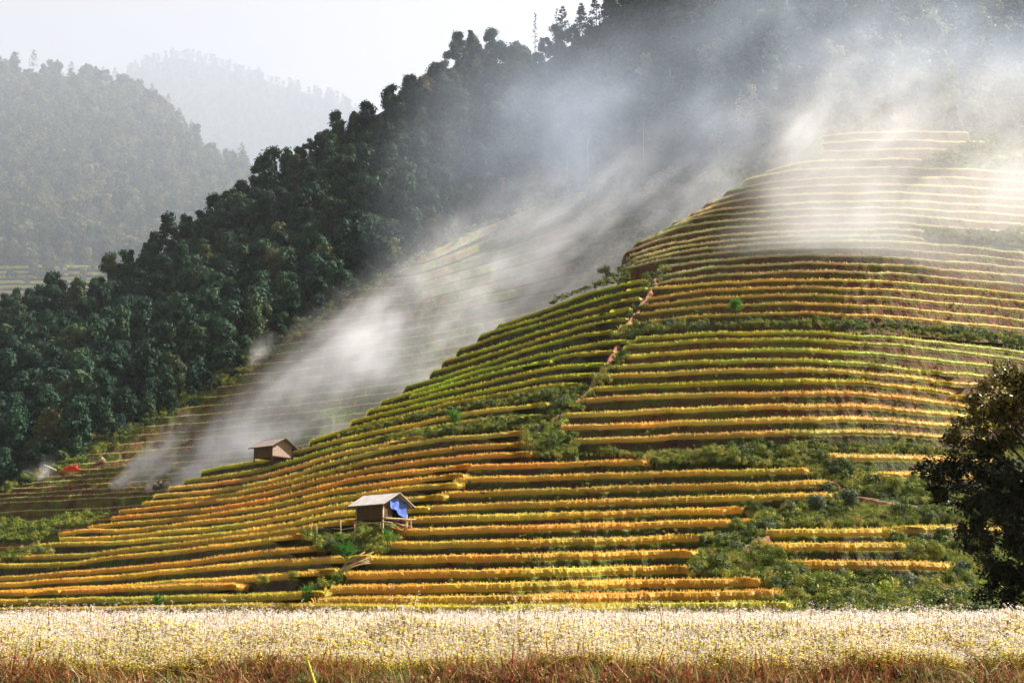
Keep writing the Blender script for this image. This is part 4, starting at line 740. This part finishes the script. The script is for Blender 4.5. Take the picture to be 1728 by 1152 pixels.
# two people tending the fires
def person(loc, rz, label, shirt, bend, seed):
    # joints: a bent over figure, one continuous skinned body
    c, s = math.cos(bend), math.sin(bend); hip = np.array([0, 0, .86]); up = np.array([s, 0, c])
    J = {'pel': hip, 'wai': hip + up * .18, 'che': hip + up * .40, 'nek': hip + up * .55, 'hea': hip + up * .66 + [.02, 0, 0], 'top': hip + up * .78 + [.04, 0, 0]}
    for sd_, y in (('l', .10), ('r', -.10)):
        k = .12 if sd_ == 'l' else -.05
        J['hp' + sd_] = hip + [0, y, -.06]; J['kn' + sd_] = np.array([.10 + k, y * 1.2, .47]); J['an' + sd_] = np.array([-.02 + k, y * 1.2, .08]); J['to' + sd_] = np.array([.16 + k, y * 1.3, .03])
        sh = hip + up * .50 + [0, y * 1.9, 0]; J['sh' + sd_] = sh; el_ = sh + np.array([.10, y * .5, -.26]); J['el' + sd_] = el_; J['wr' + sd_] = el_ + np.array([.16, 0, -.19]); J['ha' + sd_] = el_ + np.array([.22, 0, -.26])
        for q in range(3): J['f%d%s' % (q, sd_)] = J['ha' + sd_] + np.array([.05, (q - 1) * .025, -.07 + .01 * q])
    E = [('pel', 'wai'), ('wai', 'che'), ('che', 'nek'), ('nek', 'hea'), ('hea', 'top')]
    for q in 'lr': E += [('pel', 'hp' + q), ('hp' + q, 'kn' + q), ('kn' + q, 'an' + q), ('an' + q, 'to' + q), ('che', 'sh' + q), ('sh' + q, 'el' + q), ('el' + q, 'wr' + q), ('wr' + q, 'ha' + q)] + [('ha' + q, 'f%d%s' % (i, q)) for i in range(3)]
    Rr = {'pel': .15, 'wai': .14, 'che': .16, 'nek': .06, 'hea': .095, 'top': .08, 'hp': .10, 'kn': .065, 'an': .045, 'to': .04, 'sh': .07, 'el': .045, 'wr': .03, 'ha': .03, 'f0': .010, 'f1': .010, 'f2': .010}
    names = list(J); idx = {k: i for i, k in enumerate(names)}; me = bpy.data.meshes.new('person'); me.from_pydata([tuple(J[k]) for k in names], [(idx[a], idx[b]) for a, b in E], []); me.materials.append(M['skin'])
    o = link('person', me, loc=loc, label=label, cat='person'); o.rotation_euler = (0, 0, rz); sk_ = o.modifiers.new('skin', 'SKIN'); 
    if not me.skin_vertices: me.attributes  # layer is made with the modifier below
    bpy.context.view_layer.objects.active = o
    if not me.skin_vertices: bpy.ops.mesh.customdata_skin_add()
    for k, sv in zip(names, me.skin_vertices[0].data): rr = Rr.get(k, Rr.get(k[:2])); sv.radius = (rr, rr); sv.use_root = (k == 'pel')
    o.modifiers.new('sub', 'SUBSURF').levels = 1; o.modifiers['sub'].render_levels = 1
    b = MB(); b.tube([J['wai'] - up * .1, J['wai'], J['che'], J['nek'] - up * .03], [.17, .175, .20, .11], 12)
    for q in 'lr': b.tube([J['sh' + q] - [0, 0, 0], (J['sh' + q] + J['el' + q]) / 2, J['el' + q], J['wr' + q]], [.095, .075, .065, .05], 10)
    link('shirt', b.mesh('shirt', M[shirt], True), o); b = MB(); b.tube([J['wai'] - up * .04, J['pel'], J['pel'] - [0, 0, .1]], [.165, .18, .17], 12)
    for q in 'lr': b.tube([J['hp' + q] + [0, 0, .05], J['kn' + q], J['an' + q]], [.12, .085, .065], 10)
    link('trousers', b.mesh('trousers', M['darkcloth'], True), o)
    b = MB(); hd = J['hea']; b.tube([hd + up * -.01 , hd + up * .06, hd + up * .15], [.10, .115, .05], 12); link('hair', b.mesh('hair', M['darkcloth'] if shirt != 'cloth' else M['darkcloth'], True), o)
    b = MB(); f_ = np.array([c, 0, -s]); b.tube([hd + f_ * .085, hd + f_ * .115 - up * .02], [.012, .018], 6); link('nose', b.mesh('nose', M['skin']), o)
    return o
pz = W(259, 825, float(D2(259, 825)) - 1.2); person(pz, R(20), 'crouching worker in white shirt beside the smouldering straw', 'cloth', 1.1, 1)
pz = W(273, 824, float(D2(273, 824)) - 1.2); person(pz, R(200), 'worker in white shirt and dark trousers nearest the biggest smoke', 'cloth', .6, 2)

# ------------------------------------------------------------------ flower field in front
def bw_plant(seed, h=.75, nfl=9, nleaf=33):
    r = np.random.default_rng(seed); b = MB(); g1 = np.array([.50, .50, .11]); wh = np.array([.70, .63, .60])
    nst = 3; heads = []
    for s_ in range(nst):
        th = r.uniform(0, 6.28); tip = np.array([math.cos(th) * .14, math.sin(th) * .14, h * r.uniform(.8, 1.08)]); mid = tip * [.4, .4, .55]; col = np.array([.28, .20, .06]) if r.uniform() < .5 else np.array([.30, .12, .06]); b.tube([(0, 0, -.05), mid, tip], [.006, .005, .003], 3, col=col)
        for j in range(nleaf // nst):
            t = r.uniform(.25, .95); p = np.array([0, 0, 0]) * (1 - t) + tip * t * [1, 1, 1]; a = r.uniform(0, 6.28); d = np.array([math.cos(a), math.sin(a), r.uniform(-.2, .4)]); L = r.uniform(.03, .055) * (1.3 - t * .5); sd_ = np.array([-math.sin(a), math.cos(a), 0]) * L * .6; q = p + d * .03
            cc = g1 * r.uniform(.6, 1.5) * (np.array([1.7, 1.15, .8]) if r.uniform() < .4 else 1); b.add([q, q + d * L * .45 - sd_, q + d * L * 1.3 + [0, 0, -.01], q + d * L * .45 + sd_], [[0, 1, 2, 3]], col=cc)
        for j in range(nfl // nst):
            a = r.uniform(0, 6.28); rr = r.uniform(0, .10); heads.append(tip + np.array([math.cos(a) * rr, math.sin(a) * rr, r.uniform(-.13, .03) if j else .02]))
    for hd in heads:
        for j in range(6):
            p = hd + r.normal(0, .014, 3); d = r.normal(0, 1, 3); d[2] = abs(d[2]) + .2; d /= np.linalg.norm(d); a = np.cross(d, r.normal(0, 1, 3)); a /= np.linalg.norm(a); c_ = np.cross(d, a); s = r.uniform(.006, .010); b.add([p - a * s, p - c_ * s, p + a * s, p + c_ * s], [[0, 1, 2, 3]], col=wh * r.uniform(.85, 1.1))
    return b.mesh('buckwheat', M['bw'])
def field():
    n = 34000; y = 16.1 + 25.5 * rng.uniform(0, 1, n) ** 1.35; x = rng.uniform(-1, 1, n) * (y * .385 + 1.2); z = field_z(x, y); P = np.stack([x, y, z], -1); m = n
    ms = [proto_obj('flower_source', bw_plant(200 + i, .72 if i < 5 else 1.0, 10 if i < 5 else 9)) for i in range(6)] + [proto_obj('flower_source', bw_plant(210 + i, .72, 4, 48)) for i in range(2)]
    y = np.where(rng.uniform(0, 1, n) < .16, 16.0 + 3.0 * rng.uniform(0, 1, n), y); x = rng.uniform(-1, 1, n) * (y * .385 + 1.2); z = field_z(x, y); P = np.stack([x, y, z], -1); edge = np.clip((y - 16.1 - .35 * noise2(x / 1.2, x * 0, 8)) / 2.6, -.1, 1); sc = rng.uniform(.82, 1.1, m) * (1 + .05 * noise2(x / 1.5, y / 1.5, 4)) * (.55 + .45 * edge)
    scatter('buckwheat_field', P, ms, rng.uniform(0, 6.28, m), sc, np.where(rng.uniform(0, 1, m) < np.interp(y, [16, 18.5, 22, 30], [.9, .75, .5, .3]), rng.choice([6, 7], m), rng.choice(6, m, p=[.194, .194, .194, .194, .194, .03])), 'white flowering buckwheat filling the foreground field', 'flowers', tilt=rng.normal(0, .12, m))
field()
def bank_plants():
    def weed(seed, n, h, cols, wd=.25, broad=.006):
        r = np.random.default_rng(seed); b = MB()
        for i in range(n):
            th = r.uniform(0, 6.28); L = h * r.uniform(.5, 1.1); ln = r.uniform(.1, .9); base = np.array([r.normal(0, wd * .4), r.normal(0, wd * .4), -.03]); d = np.array([math.cos(th) * ln, math.sin(th) * ln, 1.]); mid = base + d * L * .5; tip = base + np.array([math.cos(th) * ln * 1.7, math.sin(th) * ln * 1.7, 1.0 - .4 * ln]) * L
            s = np.array([math.sin(th), -math.cos(th), 0]) * broad; c = np.array(cols[r.integers(0, len(cols))]) * r.uniform(.6, 1.3); b.add([base - s, base + s, mid + s, mid - s, tip], [[0, 1, 2, 3]], [[3, 2, 4]], col=c)
            if i % 3 == 0:
                q = base + (tip - base) * r.uniform(.3, 1); a = r.normal(0, 1, 3); a /= np.linalg.norm(a); c2 = np.cross(a, r.normal(0, 1, 3)); c2 /= np.linalg.norm(c2); s2 = r.uniform(.006, .013); b.add([q - a * s2 * 1.6, q - c2 * s2, q + a * s2 * 1.6, q + c2 * s2], [[0, 1, 2, 3]], col=c)
        return b.mesh('weed', M['weed'])
    rd = [(.24, .06, .03), (.26, .10, .04), (.22, .12, .05), (.14, .05, .03), (.32, .20, .07), (.16, .14, .04)]; gr = [(.10, .18, .03), (.20, .26, .05), (.34, .32, .08), (.07, .12, .03)]; dry = [(.45, .36, .22), (.35, .27, .14), (.28, .18, .10)]
    ms = [proto_obj('weed_source', q) for q in (weed(1, 70, .32, rd), weed(2, 70, .26, rd + dry), weed(3, 60, .30, gr), weed(4, 60, .34, dry, .2, .005), weed(5, 40, .22, gr, .2, .013), weed(6, 60, .25, gr + rd))]
    n = 5000; x = rng.uniform(-7.6, 7.6, n); y = rng.uniform(14.2, 16.4, n); P = np.stack([x, y, field_z(x, y)], -1); red = noise2(x / 2.2, x * 0, 6) + rng.normal(0, .55, n) - .16; kp = noise2(x / .7, y / .7, 23) > -.12; top_k = kp; pid = np.where(red > .15, rng.choice([0, 1, 0, 5], n), np.where(red > -.5, rng.choice([1, 2, 3, 5], n), rng.choice([2, 4, 3, 2], n)))
    top = np.where(red > .15, 1.65, 1.05) * np.clip((y - 13.6) / 1.8, .4, 1) * rng.uniform(.6, 1.15, n); P, top, pid = P[kp], top[kp], pid[kp]; n = len(P); scatter('bank_grass', P, ms, rng.uniform(0, 6.28, n), top, pid, 'reddish and green weeds on the bank below the flowers', 'weeds', tilt=rng.normal(0, .2, n))
    gt = proto_obj('g', weed(9, 80, .42, [(.42, .42, .30), (.25, .28, .10), (.5, .48, .36)], .12, .006).copy())
    for i, (u, lab) in enumerate([(1122, 'spreading pale grass tussock at the lower frame edge, largest'), (1200, 'pale grass tussock beside the largest one'), (1310, 'pale grass tussock farthest along the bank'), (905, 'thin pale grass tussock in the middle of the bank')]):
        y0 = 15.1; x0 = (u - 864) / F * y0; o = link('grass_tussock', gt.data, loc=(x0, y0, float(field_z(x0, y0)) + .02), label=lab, cat='grass'); o.rotation_euler = (0, 0, i * 1.3); o.scale = (1.0 - .12 * i,) * 3
    # one thick pale stalk leaning in front of the flowers
    b = MB(); b.tube([(0, 0, -.1), (-.04, 0, .28), (-.13, 0, .55)], [.028, .022, .012], 7, col=(.42, .40, .05)); link('stalk', b.mesh('stalk', M['weed'], True), loc=((548 - 864) / F * 15.0, 15.0, .82), label='thick yellow green stalk leaning in front of the flowers', cat='plant')
bank_plants()
# ------------------------------------------------------------------ dark tree at the right
def near_tree():
    D = 47.0; base = W(1762, 1075, D); base[2] = float(field_z(base[0], 47.0)); e = empty('dark_tree', base, 'dark leafy tree beyond the flowers at the frame edge', 'tree')
    L = [(1690, 632, 26), (1668, 650, 22), (1712, 655, 45), (1650, 672, 18), (1745, 640, 50), (1690, 690, 42), (1735, 720, 60), (1655, 708, 26), (1632, 742, 34), (1612, 728, 16), (1672, 755, 45), (1605, 788, 32), (1572, 802, 26), (1553, 795, 14), (1640, 812, 42), (1585, 830, 22), (1700, 815, 60), (1625, 860, 24), (1648, 862, 26), (1690, 870, 46), (1735, 870, 60), (1628, 890, 18), (1655, 905, 34), (1700, 930, 48), (1740, 950, 55), (1668, 962, 20), (1690, 985, 40), (1660, 1003, 16), (1735, 1010, 45),
         (1790, 690, 80), (1820, 780, 90), (1800, 880, 90), (1790, 970, 60), (1850, 850, 70)]
    r = np.random.default_rng(4); C = []; Rd = []
    for u, v, px in L: C.append(W(u, v, D + r.uniform(-1.2, 1.2)) - base); Rd.append(px / F * D)
    C0 = list(C); C = np.array(C); Rd = np.array(Rd); d0 = r.normal(0, 1, (len(C) * 13, 3)); d0 /= np.linalg.norm(d0, axis=1)[:, None]; Cs = np.repeat(C, 13, 0) + d0 * np.repeat(Rd, 13)[:, None] * r.uniform(.3, 1.0, (len(d0), 1)); Rs = np.repeat(Rd, 13) * r.uniform(.16, .36, len(d0)); w_ = Rs ** 2; n = 56000
    k = r.choice(len(Cs), n, p=w_ / w_.sum()); d = r.normal(0, 1, (n, 3)); d /= np.linalg.norm(d, axis=1)[:, None]; rad = Rs[k][:, None] * r.uniform(.05, 1, (n, 1)) ** .55 * 1.1; P = Cs[k] + d * rad * [1.15, 1.15, .75]
    # gather leaves into sprays
    tw = r.normal(0, 1, (n // 8, 3)) * .16; P = P[(np.arange(n) // 8) * 8] + np.repeat(tw * 0, 8, 0)[:n] + r.normal(0, .09, (n, 3))
    nrm = r.normal(0, 1, (n, 3)) + [0, 0, .6]; nrm /= np.linalg.norm(nrm, axis=1)[:, None]; a = np.cross(nrm, r.normal(0, 1, (n, 3))); a /= np.linalg.norm(a, axis=1)[:, None]; b_ = np.cross(nrm, a); s = r.uniform(.055, .105, (n, 1)); a *= s; b_ *= s * .42
    V = np.stack([P - a, P - b_, P + a, P + b_], 1).reshape(-1, 3); hgt = np.clip((P[:, 2] - 6.2) / 2.2, 0, 1) * (r.uniform(0, 1, n) < .75); col = np.array([.012, .016, .007]) * r.uniform(.5, 1.7, (n, 1)); yg = np.array([.26, .20, .035]) * r.uniform(.5, 1.3, (n, 1)); mixf = (hgt * r.uniform(.2, 1, n))[:, None]; col = col * (1 - mixf) + yg * mixf  # yellow-brown on the upper leaves: young leaf colour and painted top light
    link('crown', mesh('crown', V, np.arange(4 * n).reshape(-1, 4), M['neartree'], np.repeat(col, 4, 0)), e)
    b = MB(); top = W(1775, 700, D) - base; b.tube([(0, 0, -.8), (.1, 0, 1.5), top * .5 + [.1, 0, 0], top], [.24, .2, .15, .05], 8)
    for c in C[:29]:
        t = np.clip(c[2] / top[2] * .7, .12, .8); s0 = top * t; b.tube([s0, (s0 + c) / 2 + [0, 0, .15], c], [.06, .04, .012], 5)
    link('trunk', b.mesh('trunk', M['darkbark'], True), e)
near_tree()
# ------------------------------------------------------------------ smoke
def smoke(name, segs, lo, hi, res, nscale, label, dens=1.0, thr=.42, col=(.97, .96, .98, 1), floor=.10, along_k=.42):
    me = bpy.data.meshes.new(name); me.from_pydata([tuple(lo), tuple(hi)], [], []); m, nt, out = newmat(name)
    pv = nt.nodes.new('ShaderNodeVolumePrincipled'); pv.inputs['Color'].default_value = (.975, .97, .98, 1); pv.inputs['Density'].default_value = dens; pv.inputs['Anisotropy'].default_value = .1; nt.links.new(pv.outputs[0], out.inputs['Volume'])
    pv.inputs['Color'].default_value = col; o = link(name, me, label=label, cat='smoke', kind='stuff'); g = bpy.data.node_groups.new(name, 'GeometryNodeTree'); g.interface.new_socket('Geometry', in_out='INPUT', socket_type='NodeSocketGeometry'); g.interface.new_socket('Geometry', in_out='OUTPUT', socket_type='NodeSocketGeometry'); N = g.nodes; Lk = g.links
    go = N.new('NodeGroupOutput'); vc = N.new('GeometryNodeVolumeCube'); vc.inputs['Min'].default_value = lo; vc.inputs['Max'].default_value = hi
    for a, q in zip('XYZ', res): vc.inputs['Resolution ' + a].default_value = q
    pos = N.new('GeometryNodeInputPosition').outputs[0]
    def put(n, i, x):
        if hasattr(x, 'is_output'): Lk.new(x, n.inputs[i])
        else: n.inputs[i].default_value = x
    def vm(op, *a):
        n = N.new('ShaderNodeVectorMath'); n.operation = op
        for i, x in enumerate(a): put(n, 3 if (op == 'SCALE' and i == 1) else i, x)
        return n.outputs['Value'] if op in ('DOT_PRODUCT', 'LENGTH', 'DISTANCE') else n.outputs[0]
    def mt(op, a, b=0.0, c=0.0, cl=False):
        n = N.new('ShaderNodeMath'); n.operation = op; n.use_clamp = cl; put(n, 0, a); put(n, 1, b)
        if op in ('MULTIPLY_ADD',): put(n, 2, c)
        return n.outputs[0]
    nz1 = N.new('ShaderNodeTexNoise'); nz1.inputs['Scale'].default_value = nscale * .35; nz1.inputs['Detail'].default_value = 2; Lk.new(pos, nz1.inputs['Vector'])
    warp = vm('SCALE', vm('SUBTRACT', nz1.outputs['Color'], (.5, .5, .5)), 0.75 / nscale); pw = vm('ADD', pos, warp); total = None
    for path_ in segs:
        for (a, ra, da), (b, rb, db) in zip(path_[:-1], path_[1:]):
            a = np.array(a); b = np.array(b); ab = b - a
            t = mt('MULTIPLY', vm('DOT_PRODUCT', vm('SUBTRACT', pw, tuple(a)), tuple(ab)), 1.0 / float(ab @ ab), cl=True)
            cl = vm('ADD', vm('SCALE', tuple(ab), t), tuple(a)); d = vm('DISTANCE', pw, cl); rr = mt('MULTIPLY_ADD', t, rb - ra, ra); q = mt('DIVIDE', d, rr); fall = mt('SUBTRACT', 1.0, mt('MULTIPLY', q, q), cl=True); fall = mt('MULTIPLY', fall, fall)
            val = mt('MULTIPLY', fall, mt('MULTIPLY_ADD', t, db - da, da)); total = val if total is None else mt('MAXIMUM', total, val)
    dr = np.array([.80, .12, .58]); dr /= np.linalg.norm(dr); along = vm('DOT_PRODUCT', pw, tuple(dr)); st = vm('SUBTRACT', pw, vm('SCALE', tuple(dr), mt('MULTIPLY', along, along_k)))
    nz = N.new('ShaderNodeTexNoise'); nz.inputs['Scale'].default_value = nscale; nz.inputs['Detail'].default_value = 6; nz.inputs['Roughness'].default_value = .66; Lk.new(st, nz.inputs['Vector'])
    nv = mt('MULTIPLY', mt('SUBTRACT', nz.outputs[0], thr), 4.5, cl=True); nv = mt('MULTIPLY', nv, nv); nv = mt('MULTIPLY_ADD', nv, 1.25, floor)
    Lk.new(mt('MULTIPLY', total, nv), vc.inputs['Density']); sm = N.new('GeometryNodeSetMaterial'); sm.inputs['Material'].default_value = m; Lk.new(vc.outputs[0], sm.inputs[0]); Lk.new(sm.outputs[0], go.inputs[0]); me.materials.append(m)
    md = o.modifiers.new('volume', 'NODES'); md.node_group = g; return o
def S(u, v, D, r, d): return (tuple(float(q) for q in W(u, v, D)), float(r), float(d))
MAIN = [S(284, 815, 231, 2.0, 1.4), S(335, 785, 232, 4.6, .55), S(400, 745, 236, 8, .20), S(480, 690, 242, 11, .16), S(580, 635, 250, 15, .10), S(700, 575, 262, 18, .12), S(820, 490, 264, 22, .055), S(950, 425, 255, 21, .05), S(1100, 370, 255, 21, .036), S(1260, 300, 245, 20, .03), S(1390, 240, 245, 22, .030), S(1475, 170, 255, 20, .024), S(1540, 100, 265, 20, .004)]
SIDE = [S(197, 815, 232, 1.7, 1.6), S(235, 790, 232, 2.9, .85), S(280, 757, 233, 3.6, .42), S(318, 715, 235, 3.2, .08)]
SIDE2 = [S(252, 823, 232, 1.1, 1.4), S(262, 800, 232, 1.7, .8), S(300, 775, 232, 2.5, .15)]
HIGH = [S(1320, 345, 217, 11, .055), S(1440, 305, 222, 19, .09), S(1600, 300, 222, 26, .055), S(1850, 335, 222, 26, .02)]
HIGH2 = [S(1240, 410, 210, 6, .05), S(1380, 400, 204, 10, .08), S(1520, 395, 206, 14, .10), S(1650, 395, 206, 18, .05), S(1850, 405, 208, 20, .03)]
WISP = [S(690, 420, 335, 16, .008), S(800, 300, 345, 32, .012), S(900, 200, 360, 42, .012), S(1050, 250, 330, 32, .013), S(1300, 140, 300, 36, .013), S(1500, 80, 300, 38, .013), S(1750, 120, 300, 40, .013)]
smoke('source_smoke', [SIDE, SIDE2], (-70, 221, 21), (-46, 247, 46), (150, 120, 156), .42, 'crisp white smoke curling up from the two nearest straw fires', thr=.38)
smoke('smoke', [MAIN], (-72, 205, 12), (112, 305, 128), (368, 130, 232), .13, 'white smoke drifting up the gully from the straw fires', col=(.94, .95, 1, 1))
smoke('forest_smoke', [WISP], (-70, 255, 60), (190, 425, 230), (160, 100, 100), .045, 'thin bluish smoke veiling the upper forest', thr=.40, col=(.70, .81, 1.0, 1), floor=.42, along_k=.25, dens=.72)
smoke('high_smoke', [HIGH, HIGH2], (-60, 185, 50), (190, 400, 200), (200, 130, 120), .05, 'thin white smoke veiling the rounded hilltop terraces', thr=.40, col=(.90, .91, .97, 1))
smoke('small_smoke', [[S(70, 806, 240, 0.7, .5), S(78, 795, 240, 1.4, .3), S(85, 775, 241, 1.8, .08)], [S(98, 803, 240, .7, .3), S(60, 800, 240, 2.0, .08)], [S(426, 612, 285, 1.5, .2), S(438, 595, 285, 3.2, .22), S(452, 572, 285, 3, .05)]], (-86, 234, 24), (-48, 306, 72), (120, 140, 120), .35, 'small wisps of smoke beside the red sacks and the forest edge')
# ------------------------------------------------------------------ haze
hz = bpy.data.materials.new('haze'); hz.use_nodes = True; hn = hz.node_tree; hn.nodes.clear(); ho = hn.nodes.new('ShaderNodeOutputMaterial'); hp = hn.nodes.new('ShaderNodeVolumePrincipled'); hp.inputs['Color'].default_value = (.80, .88, 1.0, 1); hp.inputs['Density'].default_value = .00004; hp.inputs['Anisotropy'].default_value = .2; hn.links.new(hp.outputs[0], ho.inputs['Volume'])
mm = hz.copy(); mm.name = 'far_haze'; q_ = [x for x in mm.node_tree.nodes if x.type == 'PRINCIPLED_VOLUME'][0]; q_.inputs['Density'].default_value = .00036; q_.inputs['Color'].default_value = (.63, .68, .78, 1)  # second, denser haze volume added beyond the ridge to fade the far hills
b = MB(); b.box((-500, 3050, 960), (5000, 4500, 1900)); link('far_haze', b.mesh('far_haze', mm), kind='stuff', label='denser bluish haze added over the far side of the valley', cat='mist')
b = MB(); b.box((0, 2750, 997), (7000, 5700, 2006)); link('haze', b.mesh('haze', hz), kind='stuff', label='pale blue haze filling the valley air', cat='haze')
